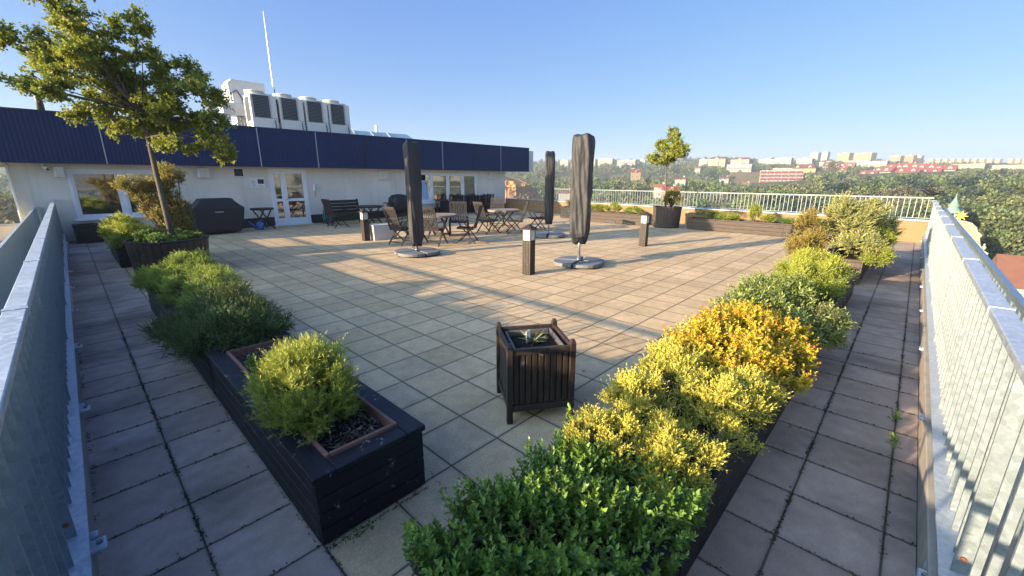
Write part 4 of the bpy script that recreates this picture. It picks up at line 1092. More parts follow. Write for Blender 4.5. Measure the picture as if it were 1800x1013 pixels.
o = quads_mesh('bark_mulch', leaf_quads(A, D, np.tile([0, 0, 1.], (n, 1)) + .5 * runit(n), rng.uniform(.012, .055, n), rng.uniform(.004, .014, n), .1), M['litter'], None, np.repeat(rng.uniform(0, 1, n) ** 1.25, 2)); tag(o, 'dry bark chips on the soil of the nearest left planter', 'bark chips', kind='stuff')
shrub('dark_juniper', 'dark green spreading juniper spilling over the left planter', 'shrub',
      [(0.8, 4.05, 0.455, 0.36, 0.32, 0.194), (0.86, 4.5, 0.475, 0.4, 0.4, 0.176), (0.62, 4.35, 0.375, 0.36, 0.45, 0.158), (0.98, 4.9, 0.495, 0.3, 0.36, 0.194), (0.52, 4.85, 0.355, 0.26, 0.3, 0.141), (1.05, 4.15, 0.405, 0.22, 0.3, 0.141)],
      'dark_jun', 5600, .12, 15, .024, .0072, .75, .4, .25, .85, .35, sub=26, subr=.30, planar=True, two=False, tone='rand', tipgain=.45, base=(.82, 4.5, .38), stem_r=.01)
shrub('thread_cypress', 'green thread cypress with lit lime tips behind the dark juniper', 'shrub',
      [(0.95, 5.45, 0.53, 0.28, 0.32, 0.216), (0.72, 5.75, 0.5, 0.25, 0.3, 0.198), (1.02, 5.85, 0.57, 0.25, 0.28, 0.18), (0.78, 5.3, 0.42, 0.25, 0.22, 0.135)],
      'limegreen', 3600, .10, 12, .024, .007, .8, .35, .35, .85, .4, sub=22, subr=.32, tone='height', two=False, tipgain=.35, base=(.88, 5.6, .38), curl=.3)
shrub('thread_cypress', 'lime green thread cypress against the round black tub', 'shrub',
      [(0.72, 6.5, 0.51, 0.26, 0.34, 0.198), (0.96, 6.85, 0.62, 0.28, 0.32, 0.18), (0.6, 6.9, 0.47, 0.2, 0.3, 0.18), (1.05, 6.45, 0.49, 0.2, 0.3, 0.162)],
      'limegreen', 3600, .10, 12, .026, .008, .8, .35, .5, .8, .4, sub=22, subr=.32, tone='height', two=False, tipgain=.45, base=(.82, 6.7, .38))
shrub('golden_bush', 'golden tipped green bush at the wall side behind the round tub', 'shrub',
      [(.72, 11.6, .58, .30, .42, .30), (.78, 12.4, .66, .34, .5, .32), (.58, 12.2, .45, .28, .45, .28), (1.0, 11.7, .50, .28, .4, .24)],
      'lime', 3600, .14, 9, .045, .018, .9, .4, .5, .8, .4, sub=22, subr=.32, tone='height', two=False, tipgain=.4, base=(.75, 12.1, .36))
shrub('bronze_bush', 'tall bronze green bush behind the leaning maple trunk', 'shrub',
      [(1.45, 11.5, .72, .30, .30, .38), (1.36, 11.5, 1.05, .34, .28, .34), (1.22, 11.45, 1.38, .32, .26, .26), (.98, 11.4, 1.60, .26, .2, .17), (1.62, 11.6, 1.72, .22, .24, .32), (1.42, 11.5, 1.48, .24, .2, .3)],
      'brown_bush', 3300, .12, 9, .040, .019, 1.0, .45, .5, .7, .6, sub=18, subr=.36, two=False, base=(1.45, 11.5, .30), stem_r=.009)
shrub('dull_bush', 'dull olive bush between the maple trunk and the covered grill', 'shrub', [(1.70, 11.9, .85, .22, .24, .32), (1.74, 11.9, 1.12, .15, .17, .22), (1.72, 11.8, .5, .2, .25, .25)],
      'dull_bush', 1500, .11, 9, .038, .018, 1.0, .45, .5, .7, .5, sub=16, subr=.36, two=False, base=(1.70, 11.9, .02), stem_r=.01)
shrub('ground_cover', 'bright leafy ground cover around the maple trunk in the round tub', 'plant', [(.95, 10.05, .64, .3, .3, .09), (1.45, 10.2, .64, .25, .25, .08), (1.1, 10.55, .66, .35, .2, .1)], 'strawberry', 800, .08, 7, .04, .03, 1.2, .5, .8, .5, .4, sub=12, two=False, base=(1.2, 10.25, .56), stem_r=.004)

# trees
def tree(name, label, base, trunk, lobes, mat, ntw, tw, nleaf, L, W, r0, group=None):
    r = thing(name, label, 'tree', base)
    b = Vector(base); mb = MB()
    mb.tube([Vector(p) - b for p in trunk], [r0 * (1 - .45 * k / (len(trunk) - 1)) for k in range(len(trunk))], 12)
    mb.build('trunk', M['bark'], r, smooth=True)
    mb = MB(); start = Vector(trunk[-1]) - b; low = Vector(trunk[-2]) - b
    tot = sum(l[3] * l[5] for l in lobes); Vs, Rs = [], []
    for l in lobes:
        c = Vector(l[:3]) - b
        s = start if c.z > start.z - .1 else start * .7 + low * .3
        s = Vector((s.x, s.y, min(s.z, c.z + .1)))
        mid = s.lerp(c, .5) + Vector((random.uniform(-.06, .06), random.uniform(-.06, .06), random.uniform(-.02, .1)))
        mb.tube([s, mid, c], [r0 * .30, r0 * .2, r0 * .08], 6)
        n = int(ntw * l[3] * l[5] / tot)
        p, o, sc = blob_pts(c, l[3:6], n, 17, .36, -.9)
        for q in sc[:7]: mb.tube([c, (c + Vector(q)) / 2 + Vector((0, 0, .02)), q], [r0 * .10, r0 * .07, r0 * .04], 4)
        d = nrm(o * .8 + np.array([0, 0, .25]) + .5 * runit(n))
        V, rr = twig_leaves(p - d * tw * .5, d, tw * rng.uniform(.6, 1.3, n), nleaf, L, W, 1.25, .6, False, .35, True, .1, .2, rng.uniform(0, 1, n) * .8 + .1, .25)
        Vs.append(V); Rs.append(rr)
    quads_mesh('crown', np.concatenate(Vs), LM[mat], r, np.concatenate(Rs))
    mb.build('limb', M['bark'], r)
    return r
# maple crown: lobes (bearing right of trunk, up) measured in metres around the trunk at its own distance
TX, TY = 1.22, 10.25
def lobes_at(px_lobes, s=1 / 88.0, ref=(258, 235), zref=2.52, depth=.55):
    """offsets across the view and up, in metres, spread in depth so the crown is a volume"""
    vx, vy = math.cos(R(83)), math.sin(R(83)); rx, ry = vy, -vx
    out = []
    for k, (x, y, a, b) in enumerate(px_lobes):
        u = (x - ref[0]) * s * .93; z = zref + (ref[1] - y) * s * .95
        u -= (z - zref) * -.207
        dd = depth * math.sin(k * 2.4) * min(1.0, (a + b) / 60 + .3)
        sc = 1 + dd / 10
        out.append((TX + u * sc * rx + dd * vx, TY + u * sc * ry + dd * vy, z, a * s * .95, max(a, b) * s * .9, b * s * .98))
    return out
ML = [(121, 15, 22, 13), (160, 30, 25, 14), (133, 56, 33, 16), (46, 84, 25, 15), (83, 112, 26, 17), (178, 83, 41, 23), (148, 112, 42, 25), (243, 77, 18, 17), (246, 110, 26, 18),
      (166, 150, 52, 26), (140, 178, 33, 22), (16, 151, 13, 9), (59, 172, 33, 11), (296, 139, 36, 23), (252, 166, 48, 30), (322, 172, 42, 25), (207, 195, 44, 25), (285, 210, 55, 26),
      (352, 217, 28, 22), (231, 226, 26, 13), (303, 250, 34, 13), (372, 262, 16, 16), (170, 213, 13, 9), (350, 245, 20, 14), (225, 150, 34, 26), (200, 122, 30, 20), (268, 192, 32, 18), (232, 186, 34, 18), (180, 130, 30, 22)]
tree('maple_tree', 'broad irregular maple tree with a leaning trunk in the round black tub', (1.27, 10.25, .56),
     [(1.27, 10.25, .56), (1.25, 10.25, 1.2), (1.23, 10.25, 1.9), (1.22, 10.25, 2.55), (1.18, 10.25, 2.9)], lobes_at(ML), 'tree', 6600, .15, 7, .056, .045, .054)
tree('potted_tree', 'small thin stemmed tree in the far round tub', (15.15, 6.62, .68),
     [(15.15, 6.62, .68), (15.14, 6.66, 1.3), (15.15, 6.72, 1.9), (15.15, 6.74, 2.25)],
     [(15.2, 6.95, 2.42, .5, .5, .20), (15.15, 6.45, 2.52, .48, .42, .22), (15.2, 6.7, 2.8, .40, .42, .22), (15.2, 6.5, 3.12, .22, .28, .2), (15.15, 6.95, 2.95, .22, .22, .16), (15.2, 6.62, 3.36, .13, .16, .17), (15.2, 6.2, 2.72, .2, .26, .2), (15.1, 7.25, 2.52, .18, .16, .13)],
     'tree', 1700, .14, 6, .06, .045, .035)
shrub('bronze_bush', 'round golden bronze bush at the foot of the small potted tree', 'shrub', [(15.15, 6.40, 1.0, .27, .27, .26), (15.2, 6.42, 1.2, .2, .2, .17)], 'brown_bush', 1100, .10, 8, .04, .02, 1.0, .4, .5, .7, .4, two=False, base=(15.15, 6.42, .68))
def low(label, x, y, z, rx, ry, rz_, mat, n=600, name='low_shrub'):
    shrub(name, label, 'shrub', [(x, y, z, rx, ry, rz_)], mat, n, .11, 8, .035, .014, .9, .4, .5, .8, .4, two=False, sub=16, base=(x, y, z - rz_ - .02), stem_r=.006)
low('bright green spreading shrub at the left end of the right far planter', 15.38, 5.05, .46, .26, .55, .15, 'limegreen', 900)
low('small round yellow green shrub beside the spreading one in the far planter', 15.38, 4.35, .44, .2, .18, .13, 'lime')
low('upright yellow green conifer in the far planter', 15.42, 3.72, .60, .18, .17, .30, 'lime', 700)
low('round yellow shrub beside the upright conifer in the far planter', 15.40, 3.38, .48, .2, .2, .16, 'lime')
low('low green mat of shrub at the right end of the far planter', 15.40, 2.35, .44, .24, .8, .11, 'strawberry', 900)
low('yellow green shrub left in the far planter with the hatch', 15.28, 9.75, .52, .26, .5, .20, 'lime', 800)
low('bright yellow green shrub in the middle of the far planter with the hatch', 15.28, 8.85, .54, .26, .4, .20, 'lime', 800)
low('green shrub at the right of the far planter with the hatch', 15.28, 7.95, .50, .26, .42, .17, 'limegreen', 800)
low('green shrub in the small black planter by the parapet', 15.9, 11.3, .60, .34, .36, .2, 'dull_bush', 600)
# greenery past the left corner of the penthouse
def bush(label, x, y, z, rx, ry, rz_, n=1500):
    shrub('hedge_bush', label, 'shrub', [(x, y, z, rx, ry, rz_), (x - rx * .5, y + .2, z + rz_ * .35, rx * .8, ry, rz_ * .8)], 'dull_bush', n, .16, 8, .07, .035, 1.0, .4, .5, .7, .4, two=False, sub=22, base=(x, y, z - rz_), stem_r=.02)
bush('dense green bush seen past the left corner of the penthouse', -2.4, 21.5, 1.0, 1.0, .8, .95, 2600)
bush('green bush further left beyond the pipe corner of the penthouse', -4.2, 21.0, 1.1, 1.1, .8, .95, 2400)
o = MB().box(-8, -.93, 17.8, 26, -.3, .0).build('side_roof', M['roofing']); tag(o, kind='structure')
r = thing('parapet', 'white rendered low wall beyond the left corner of the penthouse', 'parapet', (-4, 18.9, 0)); MB().box(-4, 2.9, 0, .25, 0, .42).build('wall', M['stucco'], r); MB().box(-4, 2.9, -.02, .27, .422, .45).build('coping', M['flash'], r)

# moss and weeds in the walkway joints
pts = []
def joint_line(x0, y0, x1, y1, n, clump=.55):
    t = rng.uniform(0, 1, n)
    t = t[(np.sin(t * 37 + x0 * 9) * np.sin(t * 91 + y0 * 5) + rng.uniform(-.6, .6, n)) > clump - .5]
    pts.append(np.stack([x0 + (x1 - x0) * t + rng.normal(0, .006, len(t)), y0 + (y1 - y0) * t + rng.normal(0, .006, len(t)), np.zeros(len(t))], 1))
joint_line(.158, .2, .158, 6.5, 2600)
for k in range(2, 12): joint_line(-.19, .218 + .4 * k, .54, .218 + .4 * k, 300, .75)
joint_line(.8, .218, 7.5, .218, 2600); joint_line(1.2, -.182, 7.5, -.182, 1300, .7)
for k in range(2, 14): joint_line(.158 + .4 * k, -.29, .158 + .4 * k, .44, 240, .8)
joint_line(-.20, .8, -.20, 6, 700, .6); joint_line(.54, 1.8, .54, 6, 500, .6); joint_line(.56, 1.77, 1.14, 1.77, 300, .3)
joint_line(.62, 1.09, 4, 1.09, 1200, .5); joint_line(1.17, 1.4, 1.3, 2.4, 200, .5); joint_line(.558, 1.4, .558, 1.78, 150, .2)
A = np.concatenate(pts); n = len(A); D = nrm(np.stack([rng.normal(size=n), rng.normal(size=n), np.abs(rng.normal(.35, .5, n))], 1))
o = quads_mesh('moss', leaf_quads(A + [0, 0, .001], D, runit(n), rng.uniform(.006, .017, n), rng.uniform(.004, .009, n), .1, False), LM['moss'], None, rng.uniform(0, 1, n)); tag(o, 'moss and small weeds growing in the walkway joints', 'moss', kind='stuff')
c = np.array([[4.05, -.182, 0], [.72, 1.75, 0], [1.93, 1.12, 0], [3.6, -.182, 0]]); n = 240; k = rng.integers(0, 4, n)
A = c[k] + np.stack([rng.normal(0, .05, n), rng.normal(0, .012, n), np.zeros(n)], 1); D = nrm(np.stack([rng.normal(size=n), rng.normal(size=n), np.abs(rng.normal(.9, .5, n))], 1))
o = quads_mesh('weeds', leaf_quads(A, D, runit(n), rng.uniform(.015, .04, n), rng.uniform(.004, .01, n), .1, True), LM['privet'], None, np.repeat(rng.uniform(.2, 1, n), 2)); tag(o, 'green weed tufts sprouting between the pavers', 'weeds', kind='stuff')

# dead brown twigs inside the leafy bush and the junipers
for lab, cl, n_, bs in (('dry brown twigs at the walkway side of the grey green leafy bush', [(4.35, .40, .52, .22, .12, .14)], 260, (4.35, .5, .38)), ('bare dry twig ends at the edge of the golden juniper', [(1.98, .50, .43, .14, .08, .08)], 160, (1.98, .56, .36))):
    shrub('dry_twigs', lab, 'twigs', cl, 'dull_bush', n_, .10, 5, .022, .009, .9, .5, .3, .8, .6, sub=10, two=False, base=bs, stem_r=.004)
n = 170; A = np.stack([rng.uniform(-.2, 9, n), rng.uniform(-.2, 9, n), np.full(n, .006)], 1); A = A[~((A[:, 0] > .5) & (A[:, 0] < 1.2) & (A[:, 1] > 1.7)) & ~((A[:, 1] > .4) & (A[:, 1] < 1.1))]
m_ = len(A); a = rng.uniform(0, 6.28, m_); D = nrm(np.stack([np.cos(a), np.sin(a), rng.normal(.08, .1, m_)], 1))
o = quads_mesh('fallen_leaves', leaf_quads(A, D, np.tile([0, 0, 1.], (m_, 1)) + .35 * runit(m_), rng.uniform(.012, .04, m_), rng.uniform(.006, .02, m_), .2, True, .15), M['litter'], None, np.repeat(rng.uniform(.2, 1, m_), 2)); tag(o, 'small dry leaves and specks scattered over the paving', 'leaf litter', kind='stuff')
# ================================================================== THE VALLEY
def lerp_tab(r, tab):
    xs, zs = zip(*tab); return np.interp(r, xs, zs)
TL = [(0, -24), (60, -24), (120, -14.5), (200, -11.5), (300, -9), (400, -4.5), (550, 9), (700, 21), (850, 30), (1000, 33), (1500, 36), (4000, 30)]
TR = [(0, -26), (90, -25), (125, -16), (180, -11), (250, -5.5), (350, .5), (450, 3.5), (520, 6.0), (620, 9.5), (760, 17), (900, 22), (1500, 26), (4000, 22)]
def ground_z(x, y):
    r = np.hypot(x, y); az = np.degrees(np.arctan2(y, x))
    s = np.clip((20 - az) / 22, 0, 1); s = s * s * (3 - 2 * s); s = np.where(az < -70, 0, s)
    z = lerp_tab(r, TL) * (1 - s) + lerp_tab(r, TR) * s
    return z + np.clip(r / 300, 0, 1) * (2.0 * np.sin(x / 57) * np.cos(y / 43) + 1.2 * np.sin(x / 23 + y / 31))
nr, na = 70, 144
rad = np.concatenate([[0], np.geomspace(12, 4000, nr)])
V = []; F = []
for i, r_ in enumerate(rad):
    for k in range(na):
        a = 2 * PI * k / na; x, y = r_ * math.cos(a), r_ * math.sin(a); V.append((x, y, float(ground_z(x, y))))
for i in range(nr):
    for k in range(na): F.append((i * na + k, (i + 1) * na + k, (i + 1) * na + (k + 1) % na, i * na + (k + 1) % na))
mb = MB(); mb.v = V; mb.f = F
o = mb.build('valley_ground', M['ground'], smooth=True); tag(o, kind='structure')

# far buildings: kind, x, y, base z, top z, width, label
BLD = [
 ('villa', 589, 194, 18.8, 28.7, 20.6, 'cream hill villa with brown hipped roof and gable, left one of the pair'),
 ('villa', 577, 163, 17.2, 26.6, 20.3, 'cream hill villa with brown hipped roof and gable, right one of the pair'),
 ('lowwhite', 500, 141, 8.8, 15.8, 23.6, 'long white two storey house below the two cream villas'),
 ('flat', 602, 216, 19.6, 26.2, 10.6, 'small white flat roofed house left of the cream villas'),
 ('flat', 701, 163, 20.7, 27.7, 19.0, 'pale flat roofed block on the ridge above the red stepped flats'),
 ('flat', 686, 140, 18.3, 28.0, 19.8, 'large cream flat block on the ridge left of the lime house'),
 ('terraced', 411, 84, -10.2, 8.6, 30.6, 'stepped white apartment block with rows of dark red sloping tiles'),
 ('mansard', 464, 77, 4.2, 14.1, 18.3, 'lime yellow house with a dark red mansard roof'),
 ('tower', 850, 130, 32.1, 41.8, 11.4, 'white high rise slab on the skyline, left of a twin pair'),
 ('tower', 852, 117, 31.8, 42.3, 8.9, 'white high rise slab on the skyline, right of a twin pair'),
 ('ytower', 845, 91, 28.3, 39.3, 16.1, 'plain yellow high rise on the skyline with shaded right side'),
 ('ytower', 847, 67, 28.5, 38.4, 22.8, 'wide cream yellow high rise on the skyline right of the plain yellow one'),
 ('ptower', 839, 30, 23.3, 32.8, 13.0, 'peach coloured high rise on the skyline above the red roofs'),
 ('otower', 800, 15, 21.2, 31.6, 10.3, 'orange yellow high rise beside the peach one on the skyline'),
 ('tower', 820, 7, 24.5, 32.0, 8.6, 'pale high rise right behind the orange yellow one'),
 ('flat', 635, 82, 13.6, 20.1, 17.6, 'white flat roofed house behind the lime yellow house'),
 ('flat', 697, 60, 17.7, 23.2, 22.4, 'long white flat roofed building below the yellow high rises'),
 ('lowwhite', 659, 40, 13.3, 21.0, 20.3, 'white terraced house left above the red roof cluster'),
 ('flat', 690, 116, 19.4, 26.7, 17.7, 'white house on the ridge just left of the lime house roof'),
 ('hall', 619, -33, 9.9, 15.3, 22, 'long cream hall in the trees right of the red roofs'),
 ('hall', 617, -59, 9.5, 13.6, 21, 'long cream hall in the trees at the right picture edge'),
 ('flat', 546, 333, 23.2, 28.7, 20.9, 'white ridge building with long bands, beside the large parasol'),
 ('flat', 555, 319, 22.3, 26.2, 9.5, 'small white ridge house between two dark conifers'),
 ('lowwhite', 545, 296, 20.0, 26.0, 19.7, 'white and grey ridge building left of the small potted tree'),
 ('flat', 547, 369, 24.9, 28.9, 32.0, 'long white ridge building behind the large parasol cover'),
 ('flat', 521, 388, 23.9, 27.9, 12.6, 'white ridge building between the two right parasols'),
 ('flat', 562, 284, 22.4, 27.0, 7.6, 'small white house on the ridge behind the small potted tree'),
 ('house', 293, 153, 4.4, 8.0, 6.5, 'red roofed house among trees left of the small potted tree trunk'),
 ('whouse', 241, 98, -.1, 2.4, 5.6, 'small white cottage in the trees right of the potted tree stem'),
 ('whouse', 182, 83, -3.6, -.6, 4.6, 'white gabled cottage just right of the potted tree stem at the fence'),
 ('house', 175, 75, -4.4, -1.3, 6.0, 'pale gabled house with pink roof just above the fence'),
 ('whouse', 121, 89, -4.4, -2.2, 5.0, 'white house behind the fence between the two right parasols'),
 ('whouse', 457, 324, 15.8, 21.7, 10, 'white house below the ridge right of the large parasol'),
 ('whouse', 469, 174, 9.9, 14.0, 5.5, 'small white house in trees below the left cream villa'),
 ('whouse', 363, 113, -.4, 3.2, 6.5, 'pale cottage in olive trees left of the brown field'),
 ('whouse', 319, 85, -3.8, -.8, 3.6, 'tiny white hut below the brown field'),
 ('house', 1, 1, 0, 0, 0, ''),
 ('house', 556, 69, 9.8, 18.2, 14.5, 'dark red roofed house right of the lime yellow house'),
 ('house', 557, 57, 8.5, 17.6, 13.0, 'maroon roofed pink house beside the tall pine'),
 ('house', 497, 56, 5.8, 11.6, 11.0, 'pink house with maroon roof below the lime house'),
 ('rhouse', 469, 22, 4.0, 11.0, 12, 'red tiled gable house at the left front of the red roof cluster'),
 ('rhouse', 520, 19, 7.2, 14.4, 11, 'red tiled house with white dormer at the left back of the red roof cluster'),
 ('rhouse', 521, 9, 7.1, 15.0, 12, 'red tiled house with white gables in the middle back of the red roof cluster'),
 ('rhouse', 470, 9, 3.5, 10.4, 14, 'broad red tiled house in the middle front of the red roof cluster'),
 ('rhouse', 520, -2, 6.6, 14.0, 12, 'red tiled house at the right back of the red roof cluster'),
 ('rhouse', 500, -13, 5.4, 12.4, 13, 'red tiled house with pale dormers at the right end of the red roof cluster'),
 ('rhouse', 449, 31, 2.6, 8.0, 11, 'orange red roofed house at the far left of the red roof cluster'),
 ('rhouse', 480, -5, 4.0, 9.8, 12, 'red tiled house at the right front of the red roof cluster'),
]
for i in range(10):
    k = i / 9; BLD.append(('slab', 900 - 3 * k, -7 - 66 * k, 23.1 - 1.6 * k, 29.6 - 2 * k, 6.6, 'cream slab block in the long row on the right skyline'))
for i in range(4): BLD.append(('slab', 876 - .7 * i, -83 - 6.2 * i, 20.1 - .2 * i, 26.6 - .2 * i, 5.2, 'cream slab block in the short row at the right picture edge'))
for k_, a in enumerate((-72, -66, -58, -80, -87, -50, -100)):
    rr_ = 260 + 40 * (k_ % 3); BLD.append(('flat', rr_ * math.cos(R(a)), rr_ * math.sin(R(a)), -9, 14 + 5 * (k_ % 2), 44, 'white apartment block on the opposite side of the town, mirrored in the glass'))
WALL = dict(villa='hc', lowwhite='hg', flat='hw', mansard='hl', tower='hw', ytower='hy', ptower='hp', otower='ho', hall='hc', house='hp', whouse='hw', rhouse='hc', slab='hc')
KEEP = []
def gable(mb, w_, d_, z0, z1, ov=.4):
    mb.loft([[(-w_ / 2 - ov, -d_ / 2 - ov, z0), (-w_ / 2 - ov, d_ / 2 + ov, z0), (-w_ / 2 - ov, 0, z1)], [(w_ / 2 + ov, -d_ / 2 - ov, z0), (w_ / 2 + ov, d_ / 2 + ov, z0), (w_ / 2 + ov, 0, z1)]])
def hip(mb, w_, d_, z0, z1, ov=.5, k=.35):
    a, b = w_ / 2 + ov, d_ / 2 + ov
    mb.loft([[(-a, -b, z0), (a, -b, z0), (a, b, z0), (-a, b, z0)], [(-a + k * d_, -.05, z1), (a - k * d_, -.05, z1), (a - k * d_, .05, z1), (-a + k * d_, .05, z1)]])
for i, (kind, x, y, z0, z1, w_, lab) in enumerate(BLD):
    if w_ == 0: continue
    az = math.atan2(y, x); r_ = math.hypot(x, y)
    turn = {'tower': -28, 'ytower': -28, 'ptower': -30, 'otower': -30, 'slab': -35, 'rhouse': -12 + (i * 37) % 40 - 20, 'house': (i * 53) % 50 - 25, 'whouse': (i * 71) % 70 - 35, 'terraced': 4}.get(kind, -12)
    grp = {'slab': 'cream slab blocks along the right skyline', 'rhouse': 'red roofed houses on the hill', 'tower': 'high rises on the skyline', 'ytower': 'high rises on the skyline', 'ptower': 'high rises on the skyline', 'otower': 'high rises on the skyline'}.get(kind)
    if 'mirrored' in lab: grp = 'white blocks across the town'
    t = thing({'tower': 'high_rise', 'ytower': 'high_rise', 'ptower': 'high_rise', 'otower': 'high_rise', 'slab': 'apartment_block', 'terraced': 'apartment_block', 'flat': 'apartment_block', 'hall': 'hall'}.get(kind, 'house'), lab, 'building', (x, y, z0), az - PI / 2 + R(turn), grp)
    H = z1 - z0; D_ = min(w_ * .7, 13)
    KEEP.append((math.degrees(az), r_, (w_ / 2 + (0 if 'house' == kind or kind == 'whouse' else 3)) / r_ * 57.3, z0 + (.5 if kind in ('house', 'whouse') else .15) * H, z1))
    if kind == 'terraced':
        nf = 7; fh = H / nf
        for k in range(nf):
            yo = -9 + 2.2 * k
            x0 = -w_ / 2 + (0 if k > 2 else (2 - k) * 4.5); x1 = w_ / 2 - (0 if k > 0 else 7)
            MB().box(x0, x1, yo, yo + 9, k * fh - (14 if k == 0 else 0), (k + 1) * fh - .06).build('storey', M['hw'], t)
            nb = 6; q = (x1 - x0) / nb
            for j in range(nb):
                a = x0 + j * q + .35; b = a + q - .7
                MB().loft([[(a, yo - 1.2, k * fh + .25), (a, yo - .05, k * fh + fh * .62), (a, yo - .05, k * fh + .25)], [(b, yo - 1.2, k * fh + .25), (b, yo - .05, k * fh + fh * .62), (b, yo - .05, k * fh + .25)]]).build('tiled_slope', M['redawn'], t)
        MB().box(-w_ / 2 + 9, w_ / 2 - 8, 6.5, 12, H - .05, H + 1.6).build('roof_house', M['hw'], t)
        continue
    wl = M[WALL[kind]]
    if kind in ('villa', 'house', 'whouse', 'rhouse', 'mansard'):
        hw_ = H * {'villa': .74, 'house': .52, 'whouse': .58, 'rhouse': .42, 'mansard': .62}[kind]
        MB().box(-w_ / 2, w_ / 2, -D_ / 2, D_ / 2, -4, hw_).build('wall', wl, t)
        mb = MB(); rm = {'villa': 'maroon', 'mansard': 'maroon', 'rhouse': 'redroof'}.get(kind, ('redroof', 'maroon', 'brick_roof')[i % 3])
        if kind in ('villa', 'mansard'): hip(mb, w_, D_, hw_ + .01, H)
        else: gable(mb, w_, D_, hw_ + .01, H)
        mb.build('roof', M[rm], t)
        if kind == 'villa':
            mb = MB(); mb.loft([[(-2.6, -D_ / 2 - .9, -2), (2.6, -D_ / 2 - .9, -2), (2.6, -D_ / 2 - .9, hw_), (0, -D_ / 2 - .9, H - .6), (-2.6, -D_ / 2 - .9, hw_)], [(-2.6, -D_ / 2 + 3, -2), (2.6, -D_ / 2 + 3, -2), (2.6, -D_ / 2 + 3, hw_), (0, -D_ / 2 + 3, H - .6), (-2.6, -D_ / 2 + 3, hw_)]]); mb.build('front_gable', wl, t)
        if kind in ('rhouse', 'house', 'mansard'):
            for q in ((-.25, .25) if w_ > 9 else (0,)):
                zc = hw_ + (H - hw_) * .25; yy = -D_ / 2 + .2 * D_ * .5
                mb = MB(); mb.M = Matrix.Translation((q * w_, yy, zc)); s_ = (H - hw_) * .34
                mb.loft([[(-s_, -1.2, -.2), (s_, -1.2, -.2), (s_, -1.2, s_ * .6), (0, -1.2, s_ * 1.5), (-s_, -1.2, s_ * .6)], [(-s_, 2.2, -.2), (s_, 2.2, -.2), (s_, 2.2, s_ * .6), (0, 2.2, s_ * 1.5), (-s_, 2.2, s_ * .6)]]); mb.build('dormer', M['hw'], t)
        MB().box(w_ * .2, w_ * .2 + .9, .6, 1.5, H * .7, H + .7).build('chimney', M['hg'], t)
    else:
        MB().box(-w_ / 2, w_ / 2, -D_ / 2, D_ / 2, -14, H).build('wall', wl, t)
        MB().box(-w_ / 2 - .2, w_ / 2 + .2, -D_ / 2 - .2, D_ / 2 + .2, H + .01, H + .35).build('roof', M['flatroof'], t)
        if kind in ('tower', 'ytower', 'ptower', 'otower', 'flat'): MB().box(-w_ * .18, w_ * .12, -1, 2, H + .36, H + 1.7).build('roof_house', M['hg'], t)
        if kind == 'lowwhite': MB().box(-w_ / 2 - .1, w_ / 2 + .1, -D_ / 2 - 1.4, -D_ / 2 - .02, H * .46, H * .56).build('balcony', M['hw'], t)

# cliff and ploughed field
from mathutils import noise as mno
mb = MB(); nn_ = 72; rings = []
for i in range(34):
    q0 = i / 33; ring = []
    for k in range(nn_):
        a = 2 * PI * k / nn_; q = 1.0 - .62 * q0 ** 1.6
        v = Vector((math.cos(a) * 2.2, math.sin(a) * 2.2, q0 * 4.5))
        q *= 1 + .22 * mno.noise(v) + .12 * abs(mno.noise(v * 2.7)) + .06 * mno.noise(v * 7)
        sl = .5 * (math.cos(a) * -.45 + math.sin(a) * .9)
        ring.append((16 * q * math.cos(a), 13 * q * math.sin(a), -14 + (15.2 + 3.2 * sl) * q0 + .5 * mno.noise(v * 3)))
    rings.append(ring)
o = mb.loft(rings).build('sandstone_cliff', M['rock']); o.location = (119, 112.5, 0); tag(o, 'orange sandstone cliff face behind the fence beside the penthouse corner', 'cliff')
KEEP.append((43.4, 160, 3.2, -6, .6))
u = Vector((417 - 120 * 0, 112, 0)).normalized(); vv = Vector((-u.y, u.x, 0)); c = Vector((415, 112, 0))
mb = MB(); mb.add([tuple(c + vv * a + u * b + Vector((0, 0, z))) for a, b, z in ((-12, -8, -4.5), (12, -8, -4.5), (12, 16, 7.4), (-12, 16, 7.4), (-12, 16, -9), (12, 16, -9), (12, -8, -9), (-12, -8, -9))], [(0, 1, 2, 3), (0, 6, 1), (3, 2, 5, 4), (1, 6, 5, 2), (0, 3, 4, 7), (0, 7, 6)])
o = mb.build('ploughed_field', M['field']); tag(o, 'brown sloping field left of the red stepped flats', 'field', kind='structure')
KEEP.append((math.degrees(math.atan2(112, 415)), 416, 1.9, -4, 7))

# church: gable, gilded star, lantern tower, roofs
CH = thing('church', 'pale yellow baroque church with scrolled gable and brown red roofs beyond the railing', 'church', (110, -6.4, -26), 0)
def prof(): # half outline (y to the right of the picture is negative Y)
    return [(0, 0), (-4.4, 0), (-4.4, 14.9), (-4.1, 15.1), (-3.5, 15.6), (-3.05, 16.5), (-2.8, 17.6), (-3.05, 18.0), (-2.75, 18.3), (-2.4, 18.5), (-2.15, 19.3), (-1.5, 19.95), (-.6, 20.25), (0, 20.3)]
h_ = prof(); out = h_ + [(-y, z) for y, z in reversed(h_[1:-1])]
mb = MB(); mb.loft([[(-.5, y, z) for y, z in out], [(.5, y, z) for y, z in out]]); mb.build('gable', M['yellow'], CH)
mb = MB()
for s in (-1, 1):
    mb.tube([(-.55, s * y, z + .06) for y, z in h_[2:]], .16, 6)
mb.box(-.75, -.51, -4.5, 4.5, 14.2, 14.55).box(-.7, -.51, -2.4, 2.4, 17.9, 18.15); mb.build('cornice', M['cornice'], CH)
MB().tube([(-.56, .0, 19.15), (-.48, 0, 19.15)], .42, 16).build('oculus', M['dark'], CH)
